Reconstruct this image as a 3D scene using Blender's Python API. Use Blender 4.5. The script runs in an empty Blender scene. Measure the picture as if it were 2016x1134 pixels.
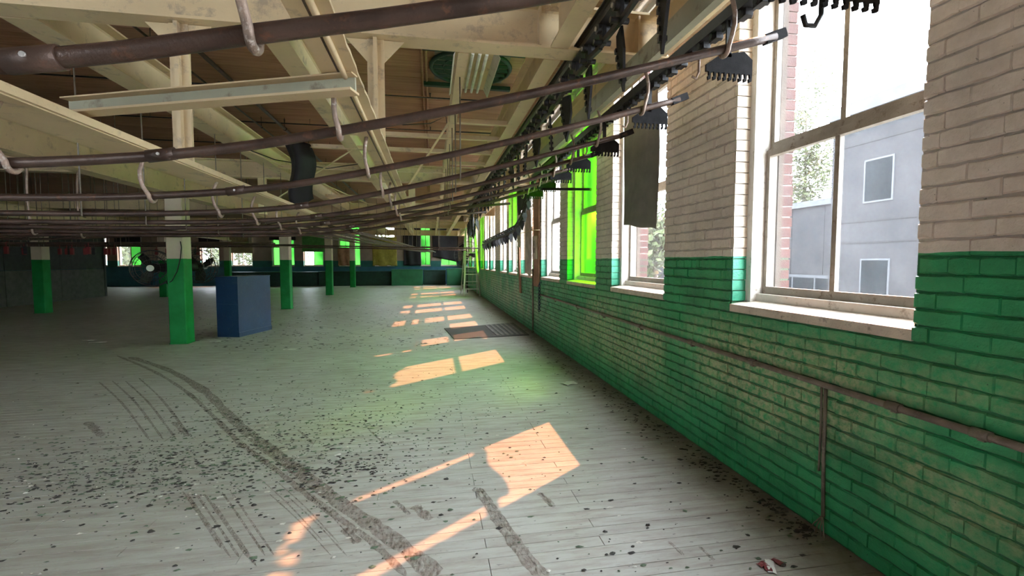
import bpy, bmesh, math, random
from mathutils import Vector, Matrix
rnd = random.Random(7)
scene = bpy.context.scene
col = scene.collection

# ------------------------------------------------------------------ camera
H = 1.45                                   # eye height
F_PX = 900.0
R_CAM = Matrix(((0.9849864, 0.00995768, -0.1723445),
                (-0.17263193, 0.05681557, -0.98334643),
                (0.0, 0.99833503, 0.05768158)))
cam_d = bpy.data.cameras.new('camera')
cam = bpy.data.objects.new('camera', cam_d)
col.objects.link(cam)
cam_d.sensor_fit = 'HORIZONTAL'
cam_d.sensor_width = 36.0
cam_d.lens = F_PX / 2016.0 * 36.0
cam_d.clip_start = 0.05
cam_d.clip_end = 500
cam.matrix_world = Matrix.Translation((0, 0, H)) @ R_CAM.to_4x4()
scene.camera = cam

# ------------------------------------------------------------------ light
scene.view_settings.view_transform = 'Standard'
scene.view_settings.look = 'None'
scene.view_settings.exposure = 0.28
scene.view_settings.gamma = 1.0
scene.view_settings.use_curve_mapping = False
scene.cycles.max_bounces = 10
scene.cycles.diffuse_bounces = 6
scene.cycles.transparent_max_bounces = 12
scene.cycles.sample_clamp_indirect = 12.0
scene.cycles.use_denoising = True

world = bpy.data.worlds.new('hazy_sky')
scene.world = world
world.use_nodes = True
wnt = world.node_tree
wnt.nodes.clear()
w_out = wnt.nodes.new('ShaderNodeOutputWorld')
w_bg = wnt.nodes.new('ShaderNodeBackground')
w_bg.inputs['Color'].default_value = (0.90, 0.98, 1.06, 1)
w_bg.inputs['Strength'].default_value = 18.0
wnt.links.new(w_bg.outputs[0], w_out.inputs[0])

sun_d = bpy.data.lights.new('sun', 'SUN')
sun = bpy.data.objects.new('sun', sun_d)
col.objects.link(sun)
SUN_DIR = Vector((-1.027, -0.755, -1.165)).normalized()
sun.rotation_euler = SUN_DIR.to_track_quat('-Z', 'Y').to_euler()
sun_d.energy = 11.5
sun_d.color = (1.0, 0.38, 0.16)
sun_d.angle = math.radians(0.6)

# ------------------------------------------------------------------ pixel helpers (directions only; the plane gives the distance)
def ray(x, y):
    return R_CAM @ Vector(((x - 1008) / F_PX, -(y - 567) / F_PX, -1.0))
def on_floor(x, y, z=0.0):
    v = ray(x, y); t = (z - H) / v.z
    return Vector((v.x * t, v.y * t, z))
def on_x(x, y, X):
    v = ray(x, y); t = X / v.x
    return Vector((X, v.y * t, H + v.z * t))
def on_y(x, y, Y):
    v = ray(x, y); t = Y / v.y
    return Vector((v.x * t, Y, H + v.z * t))

# ------------------------------------------------------------------ mesh builder
class MB:
    def __init__(s):
        s.v = []; s.f = []; s.m = []; s.sm = []
    def add(s, vs, fs, mi=0, smooth=False):
        o = len(s.v)
        s.v += [tuple(p) for p in vs]
        for f in fs:
            s.f.append(tuple(i + o for i in f)); s.m.append(mi); s.sm.append(smooth)
        return s
    def box(s, x0, x1, y0, y1, z0, z1, mi=0):
        vs = [(x, y, z) for z in (z0, z1) for y in (y0, y1) for x in (x0, x1)]
        return s.add(vs, [(0, 2, 3, 1), (4, 5, 7, 6), (0, 1, 5, 4), (2, 6, 7, 3), (0, 4, 6, 2), (1, 3, 7, 5)], mi)
    def bar(s, p0, p1, w, h, up=(0, 0, 1), mi=0):
        p0, p1 = Vector(p0), Vector(p1)
        d = (p1 - p0).normalized(); u = Vector(up)
        if abs(d.dot(u)) > 0.98: u = Vector((0, 1, 0))
        r = d.cross(u).normalized(); u = r.cross(d)
        vs = []
        for p in (p0, p1):
            for a, b in ((-1, -1), (1, -1), (1, 1), (-1, 1)):
                vs.append(p + r * (a * w / 2) + u * (b * h / 2))
        return s.add(vs, [(3, 2, 1, 0), (4, 5, 6, 7), (0, 1, 5, 4), (1, 2, 6, 5), (2, 3, 7, 6), (3, 0, 4, 7)], mi)
    def tube(s, pts, r, n=10, mi=0, cap=True, radii=None):
        pts = [Vector(p) for p in pts]
        prev = None; rings = []
        for i, p in enumerate(pts):
            d = (pts[min(i + 1, len(pts) - 1)] - pts[max(i - 1, 0)])
            if d.length < 1e-9: d = Vector((0, 0, 1))
            d.normalize()
            if prev is None:
                a = Vector((0, 0, 1)) if abs(d.z) < 0.9 else Vector((1, 0, 0))
                u = (a - d * a.dot(d)).normalized()
            else:
                u = (prev - d * prev.dot(d)).normalized()
            prev = u; w = d.cross(u)
            rr = radii[i] if radii else r
            rings.append([p + (u * math.cos(k * 2 * math.pi / n) + w * math.sin(k * 2 * math.pi / n)) * rr for k in range(n)])
        vs = [q for ring in rings for q in ring]
        fs = []
        for i in range(len(rings) - 1):
            for k in range(n):
                k2 = (k + 1) % n
                fs.append((i * n + k, i * n + k2, (i + 1) * n + k2, (i + 1) * n + k))
        s.add(vs, fs, mi, True)
        if cap:
            o = len(s.v) - len(vs)
            s.f.append(tuple(o + k for k in reversed(range(n)))); s.m.append(mi); s.sm.append(False)
            o2 = o + (len(rings) - 1) * n
            s.f.append(tuple(o2 + k for k in range(n))); s.m.append(mi); s.sm.append(False)
        return s
    def prism(s, poly, off, mi=0):
        """poly: list of 3-D points, off: extrusion vector"""
        n = len(poly); off = Vector(off)
        vs = [Vector(p) for p in poly] + [Vector(p) + off for p in poly]
        fs = [tuple(reversed(range(n))), tuple(range(n, 2 * n))]
        fs += [(i, (i + 1) % n, n + (i + 1) % n, n + i) for i in range(n)]
        return s.add(vs, fs, mi)
    def torus(s, c, R, r, axis, n=32, m=6, mi=0):
        axis = Vector(axis).normalized()
        a = axis.orthogonal().normalized(); b = axis.cross(a)
        c = Vector(c); vs = []; fs = []
        for i in range(n):
            t = 2 * math.pi * i / n
            d = a * math.cos(t) + b * math.sin(t)
            for k in range(m):
                q = 2 * math.pi * k / m
                vs.append(c + d * (R + r * math.cos(q)) + axis * (r * math.sin(q)))
        for i in range(n):
            for k in range(m):
                fs.append((i * m + k, ((i + 1) % n) * m + k, ((i + 1) % n) * m + (k + 1) % m, i * m + (k + 1) % m))
        return s.add(vs, fs, mi, True)
    def ibeam(s, p0, p1, w, d, tf=0.02, tw=0.014, mi=0, fillet=True):
        """p0,p1 = centre of the underside at both ends"""
        p0, p1 = Vector(p0), Vector(p1)
        ax = (p1 - p0).normalized(); r = ax.cross(Vector((0, 0, 1))).normalized(); u = r.cross(ax)
        f = 0.012 if fillet else 0.0
        h = [(-w/2, 0), (w/2, 0), (w/2, tf*0.8), (tw/2+f, tf), (tw/2, tf+f), (tw/2, d-tf-f), (tw/2+f, d-tf), (w/2, d-tf*0.8), (w/2, d),
             (-w/2, d), (-w/2, d-tf*0.8), (-tw/2-f, d-tf), (-tw/2, d-tf-f), (-tw/2, tf+f), (-tw/2-f, tf), (-w/2, tf*0.8)]
        ps = [p0 + r * a + u * b for a, b in h]
        return s.prism(ps, p1 - p0, mi)
    def mesh(s, name, mats):
        me = bpy.data.meshes.new(name)
        me.from_pydata(s.v, [], s.f)
        if not isinstance(mats, (list, tuple)): mats = [mats]
        for m in mats: me.materials.append(m)
        me.polygons.foreach_set('material_index', s.m)
        me.polygons.foreach_set('use_smooth', s.sm)
        bm = bmesh.new(); bm.from_mesh(me)
        bmesh.ops.recalc_face_normals(bm, faces=bm.faces)
        bm.to_mesh(me); bm.free()
        me.update()
        return me
    def build(s, name, mats, parent=None):
        return link(name, s.mesh(name, mats), parent)

def link(name, me, parent=None):
    o = bpy.data.objects.new(name, me)
    col.objects.link(o)
    if parent is not None: o.parent = parent
    return o
def tag(o, label=None, cat=None, group=None, kind=None):
    if label: o['label'] = label
    if cat: o['category'] = cat
    if group: o['group'] = group
    if kind: o['kind'] = kind
    return o
def thing(name, label, cat, loc=(0, 0, 0), group=None):
    o = bpy.data.objects.new(name, None)
    o.empty_display_size = 0.1
    col.objects.link(o)
    o.location = loc
    return tag(o, label, cat, group)
def structure(name, loc=(0, 0, 0)):
    o = bpy.data.objects.new(name, None); col.objects.link(o); o.location = loc
    o['kind'] = 'structure'
    return o
def keep(o, parent):
    """parent a mesh that was built in world coordinates under an Empty that has a location"""
    o.parent = parent
    o.matrix_parent_inverse = Matrix.Translation(-Vector(parent.location))
    return o

# ------------------------------------------------------------------ materials
class NT:
    def __init__(s, name):
        s.mat = bpy.data.materials.new(name); s.mat.use_nodes = True
        s.t = s.mat.node_tree; s.t.nodes.clear()
        s.out = s.t.nodes.new('ShaderNodeOutputMaterial')
        s.pos = None
    def n(s, kind, **kw):
        nd = s.t.nodes.new(kind)
        for k, v in kw.items():
            if k in nd.inputs.keys() if hasattr(nd.inputs, 'keys') else False: nd.inputs[k].default_value = v
            else: setattr(nd, k, v)
        return nd
    def l(s, a, b): s.t.links.new(a, b)
    def position(s):
        if s.pos is None: s.pos = s.t.nodes.new('ShaderNodeNewGeometry')
        return s.pos.outputs['Position']
    def noise(s, scale, detail=4, rough=0.55, vec=None, stretch=None):
        nd = s.t.nodes.new('ShaderNodeTexNoise')
        nd.inputs['Scale'].default_value = scale; nd.inputs['Detail'].default_value = detail; nd.inputs['Roughness'].default_value = rough
        v = vec or s.position()
        if stretch:
            mp = s.t.nodes.new('ShaderNodeMapping'); mp.inputs['Scale'].default_value = stretch
            s.l(v, mp.inputs['Vector']); v = mp.outputs[0]
        s.l(v, nd.inputs['Vector'])
        return nd.outputs['Fac']
    def ramp(s, fac, stops):
        nd = s.t.nodes.new('ShaderNodeValToRGB')
        e = nd.color_ramp.elements
        while len(e) < len(stops): e.new(0.5)
        for el, (p, c) in zip(e, stops):
            el.position = p; el.color = (c, c, c, 1) if isinstance(c, (int, float)) else (*c, 1)
        s.l(fac, nd.inputs['Fac'])
        return nd.outputs['Color']
    def mix(s, fac, a, b, blend='MIX'):
        nd = s.t.nodes.new('ShaderNodeMix'); nd.data_type = 'RGBA'; nd.blend_type = blend
        for sock, val in ((nd.inputs[0], fac), (nd.inputs[6], a), (nd.inputs[7], b)):
            if isinstance(val, (int, float)): sock.default_value = val
            elif isinstance(val, tuple): sock.default_value = (*val, 1)
            else: s.l(val, sock)
        return nd.outputs[2]
    def math(s, op, a, b=None, c=None):
        nd = s.t.nodes.new('ShaderNodeMath'); nd.operation = op
        for i, v in enumerate((a, b, c)):
            if v is None: continue
            if isinstance(v, (int, float)): nd.inputs[i].default_value = v
            else: s.l(v, nd.inputs[i])
        return nd.outputs[0]
    def xyz(s):
        nd = s.t.nodes.new('ShaderNodeSeparateXYZ'); s.l(s.position(), nd.inputs[0])
        return nd.outputs
    def bsdf(s, color, rough=0.6, metal=0.0, bump=None, bump_d=0.01, bump_s=0.5, spec=0.4):
        b = s.t.nodes.new('ShaderNodeBsdfPrincipled')
        if isinstance(color, tuple): b.inputs['Base Color'].default_value = (*color, 1)
        else: s.l(color, b.inputs['Base Color'])
        if isinstance(rough, (int, float)): b.inputs['Roughness'].default_value = rough
        else: s.l(rough, b.inputs['Roughness'])
        b.inputs['Metallic'].default_value = metal
        b.inputs['Specular IOR Level'].default_value = spec
        if bump is not None:
            bp = s.t.nodes.new('ShaderNodeBump'); bp.inputs['Distance'].default_value = bump_d; bp.inputs['Strength'].default_value = bump_s
            s.l(bump, bp.inputs['Height']); s.l(bp.outputs[0], b.inputs['Normal'])
        s.l(b.outputs[0], s.out.inputs['Surface'])
        return s.mat

def simple(name, c, rough=0.6, metal=0.0, var=0.25, scale=6, dirt=None, bump=0.004, spec=0.4):
    t = NT(name)
    nf = t.noise(scale, 5)
    dark = tuple(x * (1 - var) for x in c); light = tuple(min(1, x * (1 + var)) for x in c)
    cc = t.ramp(nf, [(0.3, dark), (0.7, light)])
    if dirt:
        d = t.ramp(t.noise(scale * 2.7, 6, 0.7), [(0.56, 0.0), (0.68, 1.0)])
        cc = t.mix(d, cc, dirt)
    return t.bsdf(cc, rough, metal, t.noise(scale * 14, 4), bump, 0.5, spec)

PAINT_Z = 1.487
CREAM = (0.74, 0.655, 0.57)
GREEN = (0.034, 0.305, 0.118)
def brick_material(name, cream, green, worn=True):
    t = NT(name)
    z = t.xyz()[2]
    zj = t.math('ADD', z, t.math('MULTIPLY', t.math('SUBTRACT', t.noise(5, 3), 0.5), 0.02))
    up = t.math('GREATER_THAN', zj, PAINT_Z)
    nf = t.noise(3.0, 5)
    g = t.ramp(nf, [(0.3, tuple(x * 0.72 for x in green)), (0.7, tuple(x * 1.3 for x in green))])
    c = t.ramp(nf, [(0.3, tuple(x * 0.82 for x in cream)), (0.7, tuple(min(1, x * 1.12) for x in cream))])
    if worn:                                                     # paint rubbed off in patches, pale brick-wash showing
        big = t.ramp(t.noise(1.15, 3), [(0.42, 0.0), (0.58, 1.0)])
        fine = t.ramp(t.noise(22, 5, 0.7), [(0.36, 0.0), (0.60, 1.0)])
        band = t.ramp(t.math('MULTIPLY', z, 0.7), [(0.10, 0.0), (0.30, 1.0), (0.62, 1.0), (0.78, 0.12)])
        wm = t.math('MULTIPLY', t.math('MULTIPLY', big, fine), band)
        g = t.mix(t.math('MULTIPLY', wm, 0.85), g, (0.46, 0.47, 0.27))
        c = t.mix(t.math('MULTIPLY', fine, 0.16), c, (0.36, 0.28, 0.21))
    cc = t.mix(up, g, c)
    specks = t.ramp(t.noise(60, 3, 0.6), [(0.69, 0.0), (0.74, 1.0)])
    cc = t.mix(t.math('MULTIPLY', specks, 0.7), cc, (0.02, 0.03, 0.02))
    hb = t.math('ADD', t.noise(18, 5, 0.6), t.math('MULTIPLY', t.noise(70, 3), 0.5))
    return t.bsdf(cc, 0.42, 0, hb, 0.012, 0.55, 0.45)
M = {}
M['brick'] = brick_material('painted_brick', CREAM, GREEN)
M['mortar'] = brick_material('painted_mortar', tuple(x * 0.62 for x in CREAM), tuple(x * 0.45 for x in GREEN), False)
M['reveal'] = brick_material('painted_reveal', (0.66, 0.58, 0.47), (0.035, 0.30, 0.17), False)

def floor_material(lines):
    t = NT('painted_floor_boards' + ('_far' if lines else ''))
    n1 = t.noise(0.55, 4); n2 = t.noise(6, 6, 0.65, stretch=(0.5, 3.0, 1)); n3 = t.noise(45, 4, 0.7, stretch=(0.4, 1.5, 1))
    base = t.ramp(n1, [(0.30, (0.355, 0.338, 0.300)), (0.55, (0.405, 0.402, 0.362)), (0.75, (0.440, 0.442, 0.415))])
    base = t.mix(t.ramp(n2, [(0.42, 0.0), (0.70, 0.62)]), base, (0.215, 0.160, 0.125))
    base = t.mix(t.ramp(n3, [(0.58, 0.0), (0.72, 0.5)]), base, (0.19, 0.17, 0.15))
    specks = t.ramp(t.noise(30, 2, 0.5, stretch=(0.7, 1.6, 1)), [(0.69, 0.0), (0.73, 1.0)])
    base = t.mix(t.math('MULTIPLY', specks, 0.6), base, (0.06, 0.055, 0.05))
    edge = t.math('SUBTRACT', 2.05, t.xyz()[0])                  # wall-foot dirt, with the shade along it painted into the same tone
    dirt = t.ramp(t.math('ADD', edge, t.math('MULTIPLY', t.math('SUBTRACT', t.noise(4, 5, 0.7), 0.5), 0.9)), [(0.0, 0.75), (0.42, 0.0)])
    base = t.mix(dirt, base, (0.10, 0.085, 0.07))  # wall-foot dirt and the painted shade together
    h = t.noise(25, 4, stretch=(0.3, 2, 1))
    if lines:
        y = t.xyz()[1]
        fr = t.math('FRACT', t.math('DIVIDE', y, 0.0825))
        ln = t.math('LESS_THAN', fr, 0.035)
        base = t.mix(t.math('MULTIPLY', ln, 0.6), base, (0.06, 0.05, 0.045))
    else:
        oi = t.t.nodes.new('ShaderNodeObjectInfo')
        base = t.mix(0.12, base, t.ramp(oi.outputs['Random'], [(0.0, (0.20, 0.19, 0.17)), (1.0, (0.46, 0.45, 0.40))]))
    rg = t.ramp(n2, [(0.3, 0.40), (0.7, 0.62)])
    return t.bsdf(base, rg, 0, h, 0.003, 0.4, 0.35)
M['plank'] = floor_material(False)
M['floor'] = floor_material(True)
M['joint'] = simple('floor_joint_dirt', (0.045, 0.038, 0.032), 0.9)
M['steel'] = simple('cream_painted_steel', (0.63, 0.505, 0.305), 0.5, 0, 0.10, 2.2, (0.40, 0.32, 0.22), 0.002)
M['steel2'] = simple('greenish_painted_steel', (0.40, 0.40, 0.29), 0.5, 0, 0.12, 2.5, (0.24, 0.21, 0.15), 0.002)
M['pipe'] = simple('brown_oxidised_pipe', (0.070, 0.045, 0.034), 0.42, 0.35, 0.45, 7, (0.13, 0.065, 0.04), 0.003)
M['hook'] = simple('worn_hook_steel', (0.30, 0.22, 0.17), 0.45, 0.3, 0.4, 14, (0.55, 0.50, 0.44), 0.004)
M['black'] = simple('greasy_black_metal', (0.020, 0.020, 0.021), 0.38, 0.3, 0.4, 20)
M['plate_black'] = simple('dull_black_plate', (0.016, 0.016, 0.017), 0.8, 0, 0.4, 20, None, .004, .15)
M['bolt'] = simple('bright_worn_metal', (0.42, 0.40, 0.37), 0.30, 0.8, 0.2, 20)
M['deck'] = None
def deck_material():
    t = NT('brown_roof_boards')
    g = t.noise(3, 6, 0.6, stretch=(0.35, 7, 1)); b = t.noise(0.7, 3)
    c = t.ramp(g, [(0.25, (0.26, 0.120, 0.062)), (0.55, (0.42, 0.215, 0.120)), (0.8, (0.52, 0.30, 0.18))])
    c = t.mix(t.ramp(b, [(0.35, 0.35), (0.6, 0.0)]), c, (0.14, 0.09, 0.065))
    oi = t.t.nodes.new('ShaderNodeObjectInfo')
    c = t.mix(0.2, c, t.ramp(oi.outputs['Random'], [(0.0, (0.24, 0.115, 0.065)), (1.0, (0.54, 0.32, 0.20))]))
    return t.bsdf(c, 0.7, 0, g, 0.004, 0.5)
M['deck'] = deck_material()
M['frame'] = simple('old_white_window_paint', (0.60, 0.575, 0.52), 0.5, 0, 0.10, 5, (0.33, 0.29, 0.24))
M['sash'] = simple('weathered_sash', (0.30, 0.26, 0.21), 0.55, 0, 0.2, 9, (0.16, 0.12, 0.09))
M['sill'] = simple('worn_cream_sill', (0.60, 0.52, 0.42), 0.6, 0, 0.18, 8, (0.30, 0.25, 0.2))
M['sill_teal'] = M['sill']
M['redbrick'] = simple('red_exterior_brick', (0.060, 0.020, 0.014), 0.8, 0, 0.35, 7, (0.07, 0.035, 0.028))
M['redmortar'] = simple('exterior_mortar', (0.30, 0.25, 0.22), 0.9)
M['col_paint'] = None
def column_material():
    t = NT('column_paint')
    z = t.xyz()[2]
    up = t.math('GREATER_THAN', t.math('ADD', z, t.math('MULTIPLY', t.math('SUBTRACT', t.noise(9, 3), 0.5), 0.012)), 1.50)
    g = t.ramp(t.noise(4, 4), [(0.3, (0.006, 0.165, 0.034)), (0.7, (0.012, 0.235, 0.060))])
    c = t.ramp(t.noise(3, 4), [(0.3, (0.50, 0.40, 0.31)), (0.7, (0.60, 0.50, 0.40))])
    return t.bsdf(t.mix(up, g, c), 0.55, 0, t.noise(40, 3), 0.003, 0.4, 0.2)
M['column'] = column_material()
M['blue'] = simple('dark_blue_paint', (0.012, 0.036, 0.095), 0.33, 0, 0.15, 4, (0.03, 0.05, 0.10))
M['cabinet_green'] = simple('dark_green_cabinet', (0.018, 0.125, 0.055), 0.5, 0, 0.15, 3)
M['cabinet_dark'] = simple('dark_teal_cabinet', (0.010, 0.040, 0.032), 0.6)
M['conduit'] = simple('grey_brown_conduit', (0.185, 0.155, 0.125), 0.45, 0.2, 0.3, 10, (0.30, 0.25, 0.2))
M['alum'] = simple('dull_aluminium', (0.62, 0.62, 0.60), 0.38, 0.7, 0.1, 12)
M['rubber'] = simple('black_rubber', (0.060, 0.058, 0.056), 0.55)
M['rib'] = simple('dusty_rubber_rib', (0.20, 0.19, 0.175), 0.7)
M['cloth_grey'] = simple('grey_canvas', (0.185, 0.180, 0.150), 0.9, 0, 0.12, 9)
M['cloth_dark'] = simple('black_sheet', (0.012, 0.012, 0.014), 0.7)
M['cloth_white'] = simple('dirty_white_sheet', (0.52, 0.47, 0.40), 0.9)
M['cloth_yellow'] = simple('ochre_curtain', (0.30, 0.26, 0.045), 0.85)
M['shade_tan'] = simple('tan_roller_shade', (0.28, 0.235, 0.14), 0.85)
M['cloth_green'] = simple('green_sheet', (0.07, 0.22, 0.06), 0.85)
M['wood'] = simple('raw_brown_plank', (0.31, 0.155, 0.085), 0.7, 0, 0.25, 6, (0.2, 0.1, 0.06))
M['ply'] = simple('brown_plywood', (0.36, 0.20, 0.12), 0.75, 0, 0.25, 4, (0.22, 0.12, 0.08))
M['tube'] = simple('white_lamp_tube', (0.78, 0.80, 0.74), 0.25)
M['red'] = simple('dull_red_plastic', (0.16, 0.018, 0.02), 0.5)
M['paper'] = simple('soiled_paper', (0.62, 0.61, 0.56), 0.8)
M['plate'] = simple('cream_switch_plate', (0.52, 0.46, 0.36), 0.5)
M['chain_blue'] = simple('dark_blue_chain', (0.03, 0.06, 0.10), 0.4, 0.4)
M['flake_dark'] = simple('dark_flake', (0.040, 0.036, 0.032), 0.8, 0, 0.4, 30)
M['flake_green'] = simple('green_flake', (0.10, 0.14, 0.09), 0.8, 0, 0.4, 30)
M['flake_pale'] = simple('pale_flake', (0.58, 0.57, 0.50), 0.8, 0, 0.3, 30)
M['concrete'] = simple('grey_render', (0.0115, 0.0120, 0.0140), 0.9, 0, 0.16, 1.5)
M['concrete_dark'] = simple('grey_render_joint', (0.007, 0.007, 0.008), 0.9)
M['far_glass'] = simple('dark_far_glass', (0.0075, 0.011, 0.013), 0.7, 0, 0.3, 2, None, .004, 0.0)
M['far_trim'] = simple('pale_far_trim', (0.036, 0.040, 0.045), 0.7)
M['asphalt'] = simple('outdoor_ground', (0.27, 0.26, 0.235), 0.9)
M['leaf'] = simple('tree_leaf', (0.042, 0.056, 0.014), 0.7, 0, 0.4, 4)
M['bark'] = simple('tree_bark', (0.08, 0.06, 0.045), 0.9)
M['partition'] = simple('grey_partition', (0.075, 0.072, 0.066), 0.8)
M['partition_dark'] = simple('dark_partition', (0.035, 0.036, 0.035), 0.8)
M['grille'] = simple('fan_cage', (0.05, 0.05, 0.055), 0.4, 0.5)

def stain_material():
    t = NT('brown_skid_stain')
    fac = t.ramp(t.noise(38, 5, 0.75, stretch=(1.6, .55, 1)), [(0.36, 0.0), (0.70, 0.80)])
    b = t.t.nodes.new('ShaderNodeBsdfPrincipled')
    b.inputs['Base Color'].default_value = (0.15, 0.082, 0.062, 1); b.inputs['Roughness'].default_value = 0.7
    tr = t.t.nodes.new('ShaderNodeBsdfTransparent'); mx = t.t.nodes.new('ShaderNodeMixShader')
    t.l(fac, mx.inputs[0]); t.l(tr.outputs[0], mx.inputs[1]); t.l(b.outputs[0], mx.inputs[2]); t.l(mx.outputs[0], t.out.inputs[0])
    return t.mat
M['stain'] = stain_material()

def pane_material(name, clear, tint, haze_col, haze_lo, haze_hi, scale=5):
    """dirty glass: part of the light goes straight through, part is scattered by the dirt film"""
    t = NT(name)
    tr = t.t.nodes.new('ShaderNodeBsdfTransparent'); tr.inputs[0].default_value = (*tint, 1)
    tl = t.t.nodes.new('ShaderNodeBsdfTranslucent'); tl.inputs[0].default_value = (*haze_col, 1)
    gl = t.t.nodes.new('ShaderNodeBsdfGlossy'); gl.inputs['Roughness'].default_value = 0.08
    m1 = t.t.nodes.new('ShaderNodeMixShader'); m2 = t.t.nodes.new('ShaderNodeMixShader')
    f = t.ramp(t.noise(scale, 6, 0.65), [(0.3, haze_lo), (0.75, haze_hi)])
    t.l(f, m1.inputs[0]); t.l(tr.outputs[0], m1.inputs[1]); t.l(tl.outputs[0], m1.inputs[2])
    m2.inputs[0].default_value = 0.03
    t.l(m1.outputs[0], m2.inputs[1]); t.l(gl.outputs[0], m2.inputs[2]); t.l(m2.outputs[0], t.out.inputs[0])
    return t.mat
M['pane_clear'] = pane_material('dirty_clear_pane', True, (0.93, 0.95, 0.97), (0.9, 0.95, 1.0), 0.010, 0.030)
M['pane_dirty'] = pane_material('very_dirty_pane', True, (0.9, 0.92, 0.95), (0.86, 0.9, 0.95), 0.06, 0.16)
def green_pane(name, refr, trans, ior, rough):
    """green film on the glass: scatters the sun forward into a soft patch"""
    t = NT(name)
    rf = t.t.nodes.new('ShaderNodeBsdfRefraction')
    rf.inputs['Color'].default_value = (*refr, 1); rf.inputs['Roughness'].default_value = rough; rf.inputs['IOR'].default_value = ior
    tl = t.t.nodes.new('ShaderNodeBsdfTranslucent'); tl.inputs[0].default_value = (*trans, 1)
    m1 = t.t.nodes.new('ShaderNodeMixShader'); m1.inputs[0].default_value = 0.25
    t.l(rf.outputs[0], m1.inputs[1]); t.l(tl.outputs[0], m1.inputs[2]); t.l(m1.outputs[0], t.out.inputs[0])
    return t.mat
M['pane_green_far'] = green_pane('green_painted_far_pane', (0.016, 0.10, 0.010), (0.02, 0.16, 0.02), 1.1, 0.5)
M['pane_green'] = green_pane('green_painted_pane', (0.20, 1.0, 0.008), (0.02, 0.20, 0.012), 1.075, 0.60)

# ================================================================== STRUCTURE
D = 2.05            # inner face of the window wall
OUT = 2.50          # its outer face
SILL = 1.155
HEAD = 4.00
CEIL = 4.45
YB = 30.0           # far end wall
XL = -27.0          # far left wall
YF = -2.3           # wall behind the viewer

wins = [(-1.95, -0.72, 'clear'), (-0.20, 1.03, 'clear'),
        (1.64, 2.87, 'clear'), (3.81, 5.04, 'clear'), (5.55, 6.80, 'green'), (7.22, 8.50, 'dirty'),
        (9.28, 10.52, 'dirty'), (10.98, 12.20, 'green_top'), (12.56, 13.80, 'dirty'),
        (14.90, 16.12, 'clear'), (16.60, 17.82, 'clear'), (18.30, 19.52, 'green'), (20.60, 21.82, 'clear'), (22.30, 23.52, 'clear'), (24.0, 25.2, 'green'),
        (26.3, 27.5, 'clear'), (28.0, 29.2, 'clear')]

# ---- window wall: backing
mb = MB()
ys = [YF - 0.3] + [v for w in wins for v in w[:2]] + [YB + 0.4]
mb.box(D + 0.010, OUT, ys[0], ys[-1], -0.2, SILL - 0.03)
mb.box(D + 0.010, OUT, ys[0], ys[-1], HEAD, CEIL + 0.2)
for i in range(0, len(ys), 2):
    mb.box(D + 0.010, OUT, ys[i], ys[i + 1], SILL - 0.03, HEAD)
wall_right = mb.build('wall_right', M['mortar'])
wall_right['kind'] = 'structure'

# ---- its bricks
COURSE = 0.0735
BL = 0.218
def brick_geo(L, hgt, seed, depth=0.04):
    r = random.Random(seed); j = lambda q: r.uniform(-q, q)
    y0, y1, z0, z1 = 0.0008, L - 0.0008, 0.0030, hgt - 0.0040
    n = 5; ys_ = [y0 + (y1 - y0) * i / (n - 1) for i in range(n)]
    ob, ot, ib, it = [], [], [], []
    for i, y in enumerate(ys_):
        e = (i == 0) - (i == n - 1)
        za, zb = z0 + j(.0035), z1 + j(.0035)
        ob.append((0.010, y, za)); ot.append((0.010, y, zb))
        yy = y + e * (0.0015 + abs(j(.004)))
        x = j(.0018)
        ib.append((x, yy, za + .003 + abs(j(.006)))); it.append((x + j(.001), yy, zb - .003 - abs(j(.006))))
    bk = [(depth, y0, z0), (depth, y1, z0), (depth, y1, z1), (depth, y0, z1)]
    vs = ob + ot + ib + it + bk
    O, T, I, J, K = 0, n, 2 * n, 3 * n, 4 * n
    fs = []
    for i in range(n - 1):
        fs += [(I + i, I + i + 1, J + i + 1, J + i), (O + i, O + i + 1, I + i + 1, I + i), (J + i, J + i + 1, T + i + 1, T + i)]
    fs += [(O, I, J, T), (O + n - 1, T + n - 1, J + n - 1, I + n - 1)]
    fs += [tuple([K, K + 1] + [O + i for i in reversed(range(n))]), tuple([K + 2, K + 3] + [T + i for i in range(n)]), (K, O, T, K + 3), (K + 1, K + 2, T + n - 1, O + n - 1)]
    return vs, fs
variants = []
for k in range(10):
    m_ = MB(); m_.add(*brick_geo(BL, COURSE, 100 + k))
    variants.append((m_, m_.mesh('brick', M['brick'])))
RT = R_CAM.transposed()
def to_px(p):
    q = RT @ (Vector(p) - Vector((0, 0, H)))
    if q.z > -0.05: return None
    return 1008 + F_PX * q.x / -q.z, 567 - F_PX * q.y / -q.z
cells = []
row = 0
z = 0.0
while z < CEIL - 0.01:
    hgt = min(COURSE, CEIL - z)
    header = (row % 7 == 5)
    L = BL / 2 if header else BL
    y = 0.6 - (L / 2 if row % 2 else 0) - (rnd.uniform(0, 0.03))
    segs = []
    zc = z + hgt / 2
    openings = [(w[0], w[1]) for w in wins] if SILL - 0.035 < zc < HEAD else []
    while y < YB:
        a, b = y, min(y + L, YB)
        y += L
        parts = [(a, b)]
        for (o0, o1) in openings:
            nxt = []
            for (s, e) in parts:
                if e <= o0 or s >= o1: nxt.append((s, e)); continue
                if s < o0: nxt.append((s, o0))
                if e > o1: nxt.append((o1, e))
            parts = nxt
        for s, e in parts:
            if e - s > 0.03: cells.append((s, e, z, hgt))
    z += COURSE; row += 1
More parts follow.
